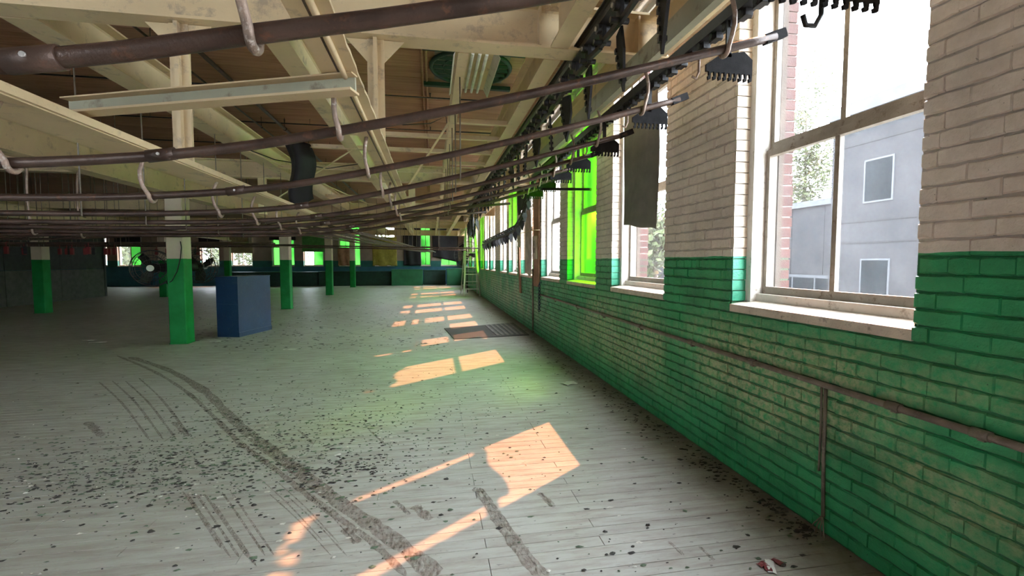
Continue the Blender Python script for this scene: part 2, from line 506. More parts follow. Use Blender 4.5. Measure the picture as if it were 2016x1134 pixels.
def px_size(c):
    s, e, z_, h_ = c
    ps = [to_px((D, yy, zz)) for yy in (s, e) for zz in (z_, z_ + h_)]
    if any(p is None for p in ps): return 0
    xs = [min(max(p[0], 0), 2016) for p in ps]; yy = [min(max(p[1], 0), 1134) for p in ps]
    return (max(xs) - min(xs)) * (max(yy) - min(yy))
cells.sort(key=px_size, reverse=True)
rest = MB()
for k, (s, e, z_, h_) in enumerate(cells):
    g, me = variants[rnd.randrange(len(variants))]
    sc = ((e - s) / BL, h_ / COURSE)
    if k < 295:
        o = link('brick', me, wall_right)
        o.location = (D + rnd.uniform(-0.0035, 0.003), s, z_); o.scale = (1, sc[0], sc[1])
    else:
        dx = D + rnd.uniform(-0.0035, 0.003)
        rest.add([(dx + v[0], s + v[1] * sc[0], z_ + v[2] * sc[1]) for v in g.v], g.f)
# painted brick ends of the window reveals
for (y0, y1, kd) in wins:
    if y1 < 0.5: continue
    zz = math.ceil(SILL / COURSE) * COURSE
    while zz < HEAD:
        rest.box(D + 0.004, D + 0.13, y1 - 0.014 + rnd.uniform(-.003, .003), y1 + 0.05, max(SILL, zz) + 0.003, min(zz + COURSE, HEAD) - 0.004, 1)
        zz += COURSE
o = rest.build('brick_courses', [M['brick'], M['reveal']], wall_right); o['kind'] = 'stuff'

# ---- exterior red brick edge of the two nearest openings (seen through the glass)
eb = {}
for key, L in (('s', 0.20), ('h', 0.10)):
    m_ = MB(); m_.box(0, L, -0.012, 0.03, 0.004, COURSE - 0.005); eb[key] = m_.mesh('exterior_brick', M['redbrick'])
for (y0, y1) in ((1.64, 2.87), (3.81, 5.04)):
    zz = math.floor(SILL / COURSE) * COURSE; k = 0
    while zz < HEAD - COURSE:
        key = 's' if k % 2 else 'h'
        o = link('exterior_brick', eb[key], wall_right)
        o.location = (OUT - (0.205 if k % 2 else 0.105) + rnd.uniform(0.0, 0.012), y1, zz)
        if k % 2 == 0:
            o2 = link('exterior_brick', eb['h'], wall_right); o2.location = (OUT - 0.208, y1 + 0.006, zz)
        zz += COURSE; k += 1

# ---- windows of that wall
def make_window(idx, y0, y1, kind):
    w = structure('window_%d' % idx, (2.2, (y0 + y1) / 2, SILL))
    P = lambda m, nm, mat: keep(m.build(nm, mat), w)
    s = MB()
    s.prism([(D - 0.004, y0, SILL - 0.05), (D - 0.004, y0, SILL), (2.20, y0, SILL + 0.025), (2.36, y0, SILL + 0.03), (2.36, y0, SILL - 0.05)], (0, y1 - y0, 0))
    P(s, 'sill', M['sill'])
    f = MB(); t = 0.065
    f.box(2.155, 2.285, y0, y0 + t, SILL + 0.02, HEAD); f.box(2.155, 2.285, y1 - t, y1, SILL + 0.02, HEAD)
    g2 = MB(); g2.box(2.286, 2.334, y0, y0 + t, SILL + 0.03, HEAD); g2.box(2.286, 2.334, y1 - t, y1, SILL + 0.03, HEAD); P(g2, 'outer_jamb', M['sash'])
    f.box(2.155, 2.33, y0 + t, y1 - t, HEAD - t, HEAD); f.box(2.20, 2.33, y0 + t, y1 - t, SILL + 0.0, SILL + 0.075)
    P(f, 'frame', M['frame'])
    g_ = MB(); g_.box(2.335, 2.375, y0, y0 + .075, SILL + .03, HEAD); g_.box(2.335, 2.375, y1 - .075, y1, SILL + .03, HEAD); P(g_, 'outer_stop', M['bark'])
    a, b = y0 + t, y1 - t; mid = (a + b) / 2
    zs = [SILL + 0.075, 2.20, 3.22, HEAD - t]
    for tier in range(3):
        xg = 2.265 + (0.03 if tier == 1 else 0.0)
        za, zb = zs[tier], zs[tier + 1]
        st = MB(); q = 0.032
        st.box(xg - 0.018, xg + 0.018, a, a + q, za, zb); st.box(xg - 0.018, xg + 0.018, b - q, b, za, zb)
        st.box(xg - 0.018, xg + 0.018, a + q, b - q, za, za + 0.05); st.box(xg - 0.022, xg + 0.022, a + q, b - q, zb - 0.045, zb)
        sash = P(st, 'sash', M['sash'])
        if y1 < 3.0:
            mu = MB(); mu.box(xg - 0.014, xg + 0.014, mid - 0.016, mid + 0.016, za + 0.05, zb - 0.045)
            mu.build('mullion', M['sash'], sash)
        for c, (p0, p1) in enumerate(((a + q, mid - 0.016), (mid + 0.016, b - q)) if y1 < 3.0 else ((a + q, b - q),)):
            pm = MB()
            pm.add([(xg, p0, za + .05), (xg, p1, za + .05), (xg, p1, zb - .045), (xg, p0, zb - .045)], [(0, 1, 2, 3)])
            mt = {'clear': M['pane_clear'], 'dirty': M['pane_dirty'], 'green': M['pane_green']}.get(kind)
            if kind == 'green_top': mt = M['pane_green'] if tier > 0 else M['pane_dirty']
            pm.build('pane', mt, sash)
    return w
for i, (y0, y1, kd) in enumerate(wins):
    make_window(i + 1, y0, y1, kd)

# ---- floor: real boards near the viewer, base slab under and beyond them
fl = MB()
fl.box(XL - .3, OUT, YF - .3, YB + .4, -0.30, -0.022)
floor = fl.build('floor', M['joint']); floor['kind'] = 'structure'
BW = 0.0825
far = MB()
NEAR_Y0, NEAR_ROWS = 1.65, 56
ny1 = NEAR_Y0 + NEAR_ROWS * BW
far.box(XL, D + 0.01, ny1 + 0.0015, YB, -0.021, 0.0)
far.box(XL, D + 0.01, YF, NEAR_Y0 - 0.0015, -0.021, 0.0)
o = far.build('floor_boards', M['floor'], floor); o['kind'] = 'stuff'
pm = {}
for L in (1.2, 1.8, 2.4, 3.0):
    m_ = MB(); e = 0.0014
    vs = [(e, e, -.021), (L - e, e, -.021), (L - e, BW - e, -.021), (e, BW - e, -.021), (e, e, -.0012), (L - e, e, -.0012), (L - e, BW - e, -.0012), (e, BW - e, -.0012),
          (e + .001, e + .0012, 0), (L - e - .001, e + .0012, 0), (L - e - .001, BW - e - .0012, 0), (e + .001, BW - e - .0012, 0)]
    fs = [(8, 9, 10, 11)]
    for k in range(4):
        k2 = (k + 1) % 4; fs += [(k, k2, 4 + k2, 4 + k), (4 + k, 4 + k2, 8 + k2, 8 + k)]
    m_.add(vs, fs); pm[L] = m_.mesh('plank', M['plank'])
nplank = 0; restp = MB()
for rr in range(NEAR_ROWS):
    y = NEAR_Y0 + rr * BW
    x = D + 0.008
    x -= rnd.choice((0.5, 0.9, 1.4, 1.9)) - 0.5
    first = True
    xr = D + 0.008
    left_lim = -1.25 * (y + 0.4) - 0.6
    while xr > left_lim:
        L = rnd.choice((1.2, 1.8, 2.4, 3.0))
        if first: L = rnd.choice((1.2, 1.8)); first = False
        if nplank < 290:
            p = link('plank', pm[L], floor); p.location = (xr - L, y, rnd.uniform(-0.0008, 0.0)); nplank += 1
        else:
            restp.box(xr - L + .0014, xr - .0014, y + .0014, y + BW - .0014, -0.021, -0.0002)
        xr -= L
    restp.box(XL, xr, y + .0014, y + BW - .0014, -0.021, -0.0002)
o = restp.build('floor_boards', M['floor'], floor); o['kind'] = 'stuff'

# skid marks and scrapes
def ribbon(pxs, w0, name='skid_mark', z=0.0012):
    pts = [on_floor(x, y) for x, y in pxs]
    # resample smoothly
    fine = []
    for i in range(len(pts) - 1):
        p0, p1, p2, p3 = pts[max(i - 1, 0)], pts[i], pts[i + 1], pts[min(i + 2, len(pts) - 1)]
        for k in range(6):
            t = k / 6
            fine.append(0.5 * ((2 * p1) + (p2 - p0) * t + (2 * p0 - 5 * p1 + 4 * p2 - p3) * t * t + (3 * p1 - p0 - 3 * p2 + p3) * t ** 3))
    fine.append(pts[-1])
    vs = []; fs = []
    for i, p in enumerate(fine):
        d = (fine[min(i + 1, len(fine) - 1)] - fine[max(i - 1, 0)]); d.z = 0; d.normalize()
        n = Vector((-d.y, d.x, 0)); w = w0 * (0.7 + 0.5 * rnd.random())
        if i in (0, len(fine) - 1): w *= 0.3
        vs += [(p.x + n.x * w / 2, p.y + n.y * w / 2, z), (p.x - n.x * w / 2, p.y - n.y * w / 2, z)]
    for i in range(len(fine) - 1): fs.append((2 * i, 2 * i + 1, 2 * i + 3, 2 * i + 2))
    m_ = MB(); m_.add(vs, fs); return m_.build(name, M['stain'], floor)
ribbon([(255, 703), (330, 728), (400, 768), (448, 815), (500, 862), (560, 907), (625, 957), (690, 1005), (750, 1045), (810, 1090), (860, 1134)], 0.10)
ribbon([(230, 700), (300, 730), (365, 770), (420, 820), (470, 870), (530, 915), (600, 970), (660, 1015), (730, 1065), (800, 1134)], 0.045)
ribbon([(935, 960), (960, 995), (985, 1035), (1020, 1085), (1062, 1134)], 0.055)
ribbon([(945, 960), (975, 1000), (1003, 1040), (1040, 1090), (1080, 1134)], 0.03)
for k in range(7):
    x0 = 352 + k * 17; y0 = 965 + rnd.uniform(-15, 30)
    ribbon([(x0, y0), (x0 + 38, y0 + 55), (x0 + 85, y0 + 125)], 0.012, 'scratch_mark')
for k in range(5):
    x0 = 515 + k * 16; y0 = 960 + rnd.uniform(-15, 15)
    ribbon([(x0, y0), (x0 + 55, y0 + 50), (x0 + 120, y0 + 120)], 0.008, 'scratch_mark')
for k in range(4):
    x0 = 195 + k * 26; y0 = 748 + rnd.uniform(-8, 8)
    ribbon([(x0, y0), (x0 + 45, y0 + 42), (x0 + 100, y0 + 115)], 0.02, 'scratch_mark')
for (x, y, w) in ((830, 1010, .06), (790, 1000, .03), (690, 1055, .05), (1075, 985, .04), (355, 845, .05), (185, 845, .06), (1330, 1080, .02), (1390, 1090, .02), (740, 860, .02), (600, 860, .02)):
    ribbon([(x - 14, y - 14), (x, y - 2), (x + 16, y + 14)], w, 'scuff_mark')

# ---- ceiling: roof deck with boards
cl = MB(); cl.box(XL - .3, OUT, YF - .3, YB + .4, CEIL + 0.03, CEIL + 0.3)
ceiling = cl.build('ceiling', M['deck']); ceiling['kind'] = 'structure'
dm = {}
for L in (4.0, 6.0, 9.0):
    m_ = MB(); m_.box(0.003, L - .003, 0.004, 0.196, 0.0, 0.031); dm[L] = m_.mesh('roof_board', M['deck'])
y = 2.6
while y < 19:
    x = D
    for L in rnd.choice(((4.0, 6.0, 9.0), (6.0, 9.0, 4.0), (9.0, 6.0, 4.0))):
        b = link('roof_board', dm[L], ceiling); b.location = (x - L, y, CEIL - rnd.uniform(0, 0.006)); x -= L
    y += 0.2

# ---- far end wall with its windows
ZS, ZH = 1.20, 3.70
far_px = [(203, 212, 'clear'), (232, 278, 'half'), (395, 432, 'clear'), (456, 497, 'clear'), (536, 580, 'green'), (598, 637, 'half'),
          (668, 710, 'green'), (738, 778, 'clear'), (828, 848, 'green'), (868, 900, 'green')]
fw = []
for (xa, xb, kd) in far_px:
    a, b = on_y(xa, 523, YB).x, on_y(xb, 523, YB).x
    fw.append((a, b, kd))
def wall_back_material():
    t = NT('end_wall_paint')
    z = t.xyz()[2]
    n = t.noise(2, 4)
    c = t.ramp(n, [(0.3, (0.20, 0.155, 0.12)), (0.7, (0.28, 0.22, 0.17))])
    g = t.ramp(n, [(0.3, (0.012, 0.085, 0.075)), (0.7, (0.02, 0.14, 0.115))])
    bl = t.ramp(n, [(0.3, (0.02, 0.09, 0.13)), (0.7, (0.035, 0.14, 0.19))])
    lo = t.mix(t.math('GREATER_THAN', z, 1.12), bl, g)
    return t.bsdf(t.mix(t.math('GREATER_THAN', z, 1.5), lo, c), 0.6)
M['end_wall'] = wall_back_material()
mb = MB()
xs = [XL - .3] + [v for w in fw for v in w[:2]] + [D + .2]
mb.box(xs[0], xs[-1], YB, YB + .4, -.2, ZS); mb.box(xs[0], xs[-1], YB, YB + .4, ZH, CEIL + .2)
for i in range(0, len(xs), 2): mb.box(xs[i], xs[i + 1], YB, YB + .4, ZS, ZH)
wall_back = mb.build('wall_back', M['end_wall']); wall_back['kind'] = 'structure'
for i, (a, b, kd) in enumerate(fw):
    w = structure('window_%d' % (len(wins) + i + 1), ((a + b) / 2, YB, ZS))
    f = MB(); t = 0.05; g = YB + 0.2
    f.box(a, a + t, g - .05, g + .05, ZS, ZH); f.box(b - t, b, g - .05, g + .05, ZS, ZH); f.box(a + t, b - t, g - .05, g + .05, ZH - t, ZH); f.box(a + t, b - t, g - .05, g + .05, ZS, ZS + t)
    keep(f.build('frame', M['frame']), w)
    r = MB(); r.box(a + t, b - t, g - .02, g + .02, 2.38, 2.43)
    keep(r.build('meeting_rail', M['sash']), w)
    m2 = (a + b) / 2
    if b - a > .6:
        r = MB(); r.box(m2 - .02, m2 + .02, g - .018, g + .018, ZS + t, ZH - t); keep(r.build('mullion', M['sash']), w)
    for c, (p0, p1) in enumerate(((a + t, m2), (m2, b - t))):
        for (z0, z1) in ((ZS + t, 2.38), (2.43, ZH - t)):
            p = MB(); p.add([(p0, g, z0), (p1, g, z0), (p1, g, z1), (p0, g, z1)], [(0, 1, 2, 3)])
            mt = M['pane_green_far'] if kd == 'green' or (kd == 'half' and c == 1) else M['pane_clear']
            keep(p.build('pane', mt), w)
    s = MB(); s.box(a, b, YB - .06, YB + .16, ZS - .04, ZS + .01); keep(s.build('sill', M['sill']), w)

# ---- remaining shell: far left wall and the wall behind the viewer
mb = MB(); mb.box(XL - .3, XL, YF - .3, YB + .4, -.2, CEIL + .2); o = mb.build('wall_left', M['end_wall']); o['kind'] = 'structure'
fill_wins = [(-8.6, -7.2), (-6.6, -5.2), (-4.6, -3.2)]; FH = 2.55  # invented windows behind the viewer, added to brighten the foreground floor
mb = MB(); xs = [XL] + [v for w in fill_wins for v in w] + [D + .01]
mb.box(XL, D + .01, YF - .3, YF, -.2, ZS); mb.box(XL, D + .01, YF - .3, YF, FH, CEIL + .2)
for i in range(0, len(xs), 2): mb.box(xs[i], xs[i + 1], YF - .3, YF, ZS, FH)
o = mb.build('wall_front', M['end_wall']); o['kind'] = 'structure'
for i, (a, b) in enumerate(fill_wins):  # frame and pane of each added window
    w = structure('window_%d' % (len(wins) + len(fw) + i + 1), ((a + b) / 2, YF, ZS)); g = YF - .15
    f = MB(); f.box(a, a + .06, g - .05, g + .05, ZS, FH); f.box(b - .06, b, g - .05, g + .05, ZS, FH); f.box(a + .06, b - .06, g - .04, g + .04, FH - .06, FH); f.box(a + .06, b - .06, g - .04, g + .04, ZS, ZS + .06)
    f.box((a + b) / 2 - .02, (a + b) / 2 + .02, g - .02, g + .02, ZS + .06, FH - .06); f.box(a + .06, b - .06, g - .02, g + .02, 1.9, 1.95)
    keep(f.build('frame', M['frame']), w)
    p = MB(); p.add([(a + .06, g, ZS + .06), (b - .06, g, ZS + .06), (b - .06, g, FH - .06), (a + .06, g, FH - .06)], [(0, 1, 2, 3)]); keep(p.build('pane', M['pane_clear']), w)  # pane of the added window

# ---- dark partition deep in the room
pt = thing('partition_wall', 'dark grey panelled partition standing in the unlit depth of the hall', 'partition', (-13.5, 12, 0))
for k in range(6):
    y0 = 8.2 + k * 2.25
    m_ = MB(); m_.box(-13.55, -13.45, y0 + .01, y0 + 2.24, 0.0, 1.15); keep(m_.build('panel', M['partition']), pt)
    m_ = MB(); m_.box(-13.54, -13.46, y0 + .01, y0 + 2.24, 1.16, 2.35); keep(m_.build('upper_panel', M['partition_dark']), pt)
m_ = MB(); m_.box(-13.57, -13.43, 8.2, 21.72, 2.35, 2.42); m_.box(-13.57, -13.43, 21.70, 21.80, 0, 2.35)
keep(m_.build('frame', M['partition_dark']), pt)

# ================================================================== STEEL
TB_Y = [3.3, 9.0, 15.0, 21.0, 27.0]     # cross beams
TZ = 2.95                               # their underside
ORD = ['first', 'second', 'third', 'fourth', 'fifth']
COL_X = [-4.40, -10.85, -17.3]
cross_lab = ['deep cream cross beam over the window pier beside the grey cloth',
             'cream cross beam carried by the green column near the blue cabinet',
             'cream cross beam over the second green column past the blue cabinet',
             'cream cross beam over the third green column past the blue cabinet',
             'cream cross beam over the last green column before the end wall']
for k, y in enumerate(TB_Y):
    t = thing('cross_beam', cross_lab[k], 'beam', (-5, y, TZ))
    m_ = MB(); m_.ibeam((-20.0, y, TZ), (1.74 if k == 0 else 2.06, y, TZ), 0.17, 0.31, 0.022, 0.016)
    keep(m_.build('rolled_section', M['steel']), t)
    for x in (-2.5, 0.86, 1.60):
        g = MB(); g.box(x - .10, x - .085, y - .078, y + .078, TZ + .024, TZ + .286); keep(g.build('stiffener_plate', M['steel']), t)

def long_beam(name, lab, cat, x, z, y0, y1, w, d, mat='steel', plates=()):
    t = thing(name, lab, cat, (x, (y0 + y1) / 2, z))
    m_ = MB(); m_.ibeam((x, y0, z), (x, y1, z), w, d, 0.018, 0.013)
    keep(m_.build('rolled_section', M[mat]), t)
    for py in plates:
        g = MB(); g.box(x - .11, x + .11, py - .09, py + .09, z - .012, z)
        keep(g.build('splice_plate', M[mat]), t)
    return t
spans = [(-7.9, 3.2), (3.4, 8.9), (9.1, 14.9), (15.1, 20.9), (21.1, 26.9)]
def purlin(x, w, what, z=TZ, d=0.30, upto=5, frm=0):
    for k in range(frm, upto):
        a, b = spans[k]
        where = ['from the near cross beam back over the viewer', 'between the near cross beam and the next', 'beyond the second cross beam', 'beyond the third cross beam', 'beyond the fourth cross beam'][k]
        t = thing('purlin_beam', what + ' ' + where, 'beam', (x, (a + b) / 2, z))
        m_ = MB(); m_.ibeam((x, a, z), (x, b, z), w, d, 0.018, 0.013)
        keep(m_.build('rolled_section', M['steel']), t)
        for yy, s in ((a, 1), (b, -1)):
            g = MB(); g.box(x + .010, x + .022, yy + (0.003 if s > 0 else -.083), yy + (.083 if s > 0 else -.003), z + .05, z + d - .05); keep(g.build('clip_angle', M['steel']), t)
purlin(0.90, 0.13, 'cream roof beam beside the black chain')
purlin(1.64, 0.13, 'cream roof beam close to the window wall')
purlin(0.24, 0.075, 'narrow pale roof beam beside the lamp tubes', d=0.18, frm=1)
purlin(-1.03, 0.165, 'cream roof beam over the pipe rails', frm=1)
purlin(-2.50, 0.20, 'yellowed cream roof beam above the cross channel', frm=1)

# girders over the column line
for k, (a, b) in enumerate([(-5.0, 15.25), (15.27, 27.3)]):
    t = long_beam('column_girder', ['deep cream girder lying on the tops of the near green columns', 'deep cream girder lying on the tops of the farther green columns'][k], 'girder', -4.40, 2.60, a, b, 0.24, 0.35)
    m_ = MB(); m_.box(-4.51, -4.29, b - .012, b - .002, 2.62, 2.93); keep(m_.build('end_plate', M['steel']), t)
t = long_beam('column_girder', 'deep cream girder over the dark column row by the partition', 'girder', -10.85, 2.60, 3.0, 27.3, 0.24, 0.35)

# trolley beams that carry the hooks
S1X, S1Z, S2X, S2Z = -1.56, 2.05, -0.36, 2.21
t1 = thing('trolley_beam', 'wide cream flat trolley beam with hooks hung under the big girder', 'beam', (S1X, 2.5, S1Z))
m_ = MB(); m_.box(S1X - .20, S1X + .078, -1.5, 6.45, S1Z, S1Z + .012); m_.box(S1X + .066, S1X + .078, -1.5, 6.45, S1Z + .012, S1Z + .035); m_.box(S1X - .20, S1X - .188, -1.5, 6.45, S1Z + .012, S1Z + .035)
keep(m_.build('channel_bar', M['steel']), t1)
m_ = MB(); m_.bar((S1X + .055, -1.5, S1Z - .002), (S1X + .055, 6.45, S1Z - .002), .012, .006); keep(m_.build('weld_seam', M['steel']), t1)
t2 = thing('trolley_beam', 'narrow cream flat trolley beam with chipped edge carrying the middle hooks', 'beam', (S2X, 2.5, S2Z))
m_ = MB()
ed = [(-1.5, 0.0)]; yy = -1.5
while yy < 6.4:
    yy += rnd.uniform(.03, .12); ed.append((min(yy, 6.45), rnd.uniform(-.004, .0015) if rnd.random() < .4 else 0.0))
m_.prism([(S2X - .066, -1.5, S2Z)] + [(S2X + .074 + e, q, S2Z) for q, e in ed] + [(S2X - .066, 6.45, S2Z)], (0, 0, .014))
keep(m_.build('flat_bar', M['steel']), t2)
m_ = MB(); m_.tube([(S2X + .020, -1.5, S2Z - .006), (S2X + .020, 6.45, S2Z - .006)], .011, 10); keep(m_.build('centre_bead', M['steel']), t2)
m_ = MB(); m_.box(S2X - .005, S2X + .003, -1.5, 6.45, S2Z - .002, S2Z); keep(m_.build('dark_strip', M['pipe']), t2)  # thin dark strip along the underside, next to the bead
m_ = MB(); m_.box(S2X - .10, S2X + .11, 6.15, 6.35, S2Z + .014, S2Z + .026); keep(m_.build('splice_plate', M['steel']), t2)
for (bx, bz, lab) in ((S1X, S1Z + .035, 'cream hanger post with gusset holding the wide trolley beam'), (S2X, S2Z + .014, 'cream hanger post with gusset holding the narrow trolley beam')):
    t = thing('hanger_post', lab, 'post', (bx, 3.3, bz))
    m_ = MB(); m_.box(bx - .055, bx + .055, 3.30 - .012, 3.30 + .012, bz + .002, TZ - .002)
    m_.box(bx - .012, bx + .012, 3.30 - .05, 3.30 + .05, bz + .002, TZ - .002)
    keep(m_.build('post', M['steel']), t)
    for s in (-1, 1):
        g = MB(); g.prism([(bx + s * .055, 3.295, TZ - .004), (bx + s * .19, 3.295, TZ - .004), (bx + s * .055, 3.295, TZ - .15)], (0, .01, 0)); keep(g.build('gusset', M['steel']), t)
# rear hanger posts
for k, (x, y) in enumerate(((-3.0, 9.0), (-0.36, 9.0))):
    t = thing('hanger_post', ['cream hanger post above the draped black tarpaulin', 'cream hanger post below the second cross beam at mid hall'][k], 'post', (x, y, 2.3))
    m_ = MB(); m_.box(x - .06, x + .06, y - .05, y + .05, 2.3, TZ - .002); keep(m_.build('post', M['steel']), t)

# skewed cross channel between the two trolley beams
a, b = Vector((-1.50, 2.36, 2.214)), Vector((-0.40, 1.98, 2.214))
a, b = Vector((-1.60, 2.42, 2.100)), Vector((-0.30, 2.00, 2.133))
t = thing('cross_channel', 'greenish steel channel lying across the two trolley beams', 'channel', (a + b) / 2)
m_ = MB(); m_.bar(a + Vector((0, 0, .042)), b + Vector((0, 0, .042)), 0.012, 0.062)
keep(m_.build('channel_web', M['steel2']), t)
m_ = MB(); m_.bar(a + Vector((0, -.025, .005)), b + Vector((0, -.025, .005)), 0.075, 0.01); m_.bar(a + Vector((0, -.025, .072)), b + Vector((0, -.025, .072)), 0.05, 0.006)
keep(m_.build('channel_flange', M['steel']), t)

# light angle bars between the roof beams
ang = [(5.05, .28, .84), (5.70, -.94, .84), (6.45, -2.4, .84), (7.2, .28, .84), (7.9, -2.4, .84), (11.2, -2.4, .84), (12.4, -.94, .84), (13.6, .28, .84), (17.2, -.94, .84), (18.6, -2.4, .84)]
for k, (y, x0, x1) in enumerate(ang):
    m_ = MB(); m_.box(x0, x1, y - .03, y + .03, TZ - .012, TZ - .004); m_.box(x0, x1, y + .022, y + .03, TZ - .004, TZ + .05)
    o = m_.build('angle_bar', M['steel'])
    tag(o, 'thin cream angle bar bridging the roof beams under the brown deck', 'bar', 'angle bars between the roof beams')
# diagonal bracing rods
for k, (p, q) in enumerate((((.20, 5.05, TZ), (-.36, 6.3, 2.36)), ((1.578, 5.2, TZ), (1.452, 5.9, 2.81)), ((-1.03, 6.5, TZ), (-2.5, 7.9, 2.4)), ((-2.5, 6.46, TZ), (-1.03, 7.86, 2.4)))):
    m_ = MB(); m_.bar(p, q, .025, .008); o = m_.build('brace_strip', M['steel'])
    tag(o, ['flat diagonal brace strip running down to the chipped trolley beam', 'flat diagonal brace strip near the green window', 'one of two crossed brace strips behind the wide girder', 'one of two crossed brace strips behind the wide girder'][k], 'brace', 'flat diagonal braces')

# ---- columns
cl_lab = {(0, 1): 'green and cream column with two fans beside the blue cabinet', (0, 2): 'green and cream column, next one behind the blue cabinet',
          (0, 3): 'green and cream column, two beyond the blue cabinet', (0, 4): 'green and cream column standing before the end wall counters'}
for ci, x in enumerate(COL_X):
    for k, y in enumerate(TB_Y):
        if ci == 0 and k == 0: continue
        if ci == 2 and k < 3: continue
        lab = cl_lab.get((ci, k), ['', 'dark green column in the shadow beside the panelled partition', 'dark green column in the far corner beyond the partition'][ci])
        t = thing('column', lab, 'column', (x, y, 0), None if ci == 0 else ['', 'columns along the partition', 'columns beyond the partition'][ci])
        h = 0.138; c = 0.012; m_ = MB()
        top = 2.598 if ci < 2 else 2.948
        prof = [(-h + c, -h), (h - c, -h), (h, -h + c), (h, h - c), (h - c, h), (-h + c, h), (-h, h - c), (-h, -h + c)]
        m_.prism([(x + p[0], y + p[1], 0) for p in prof], (0, 0, top - .03)); keep(m_.build('shaft', M['column']), t)
        m_ = MB(); m_.box(x - .17, x + .17, y - .17, y + .17, top - .03, top); keep(m_.build('cap_plate', M['steel']), t)
        m_ = MB(); m_.box(x - .145, x + .145, y - .145, y + .145, 0.0, 0.012); keep(m_.build('base_plate', M['column']), t)
        if ci < 2:
            m_ = MB(); m_.box(x - .10, x + .10, y - .10, y + .10, 2.951, 3.26 - .31 + .0005)
# stub posts from girder top to cross beam not needed: the girder top meets the cross-beam underside

# ================================================================== PIPE RAILS
PROF = [(-9.0, .335), (-6, .335), (-3.0, .345), (-2.3, .352), (-1.65, .370), (-0.93, .436), (-0.37, .560), (0.35, .735), (1.0, .915), (1.70, 1.120)]
def rail_z(x):
    if x <= PROF[0][0]: return H + PROF[0][1]
    for (xa, za), (xb, zb) in zip(PROF, PROF[1:]):
        if x <= xb:
            t = (x - xa) / (xb - xa); return H + za + (zb - za) * t
    return H + PROF[-1][1]
RR = 0.021
ends = ['nearest the viewer', 'ending on the uncovered bright window', 'ending at the pier by the bright window', 'ending before the grey cloth', 'ending at the far edge of the grey cloth', 'ending at the near edge of the green window', 'ending mid green window', 'ending at the far edge of the green window']
rails = [(y, 'sloping brown pipe rail ' + e) for y, e in zip((1.12, 2.09, 2.985, 3.86, 4.62, 5.30, 6.02, 6.75), ends)]
for k, (y, lab) in enumerate(rails):
    xs = [-9.0 + i * 0.16 for i in range(int(10.7 / 0.16) + 1)] + [1.70]
    # soften the profile
    pts = []
    for x in xs:
        zz = sum(rail_z(x + d) for d in (-.3, -.2, -.1, 0, .1, .2, .3)) / 7 if x < 1.3 else rail_z(x)
        pts.append((x, y + 0.004 * math.sin(3 * x + k), zz))
    if k == 0:
        pts = [(-1.6, 1.12, H + .40)] + [tuple(on_y(*q, 1.12)) for q in ((0, 125), (240, 102), (480, 70), (740, 38), (1000, 2), (1250, -40))] + [(1.2, 1.12, H + .88)]
    t = thing('pipe_rail', lab, 'rail', (0, y, rail_z(0)))
    m_ = MB(); m_.tube(pts, RR, 12); keep(m_.build('pipe', M['pipe']), t)
    if k == 0: RAIL1 = pts
    jx0 = k == 0
    m_ = MB(); jx = -1.0 - .07 * (k % 3); zz = sum(rail_z(jx + d) for d in (-.2, 0, .2)) / 3
    if k == 0: jx, zz = pts[1][0] + .06, pts[1][2] + .008
    m_.tube([(jx - .05, y, zz - .004), (jx + .05, y, zz + .012)], RR * 1.22, 12); keep(m_.build('coupling', M['pipe']), t)
    m_ = MB(); m_.tube([(jx, y - .03, zz + .003), (jx, y - .024, zz + .003)], .006, 8); keep(m_.build('set_pin', M['bolt']), t)
    if k == 0: continue
    # lever end
    m_ = MB(); m_.bar((1.64, y, H + 1.10), (1.76, y + .01, H + 1.15), .035, .045); keep(m_.build('end_shoe', M['plate_black']), t)

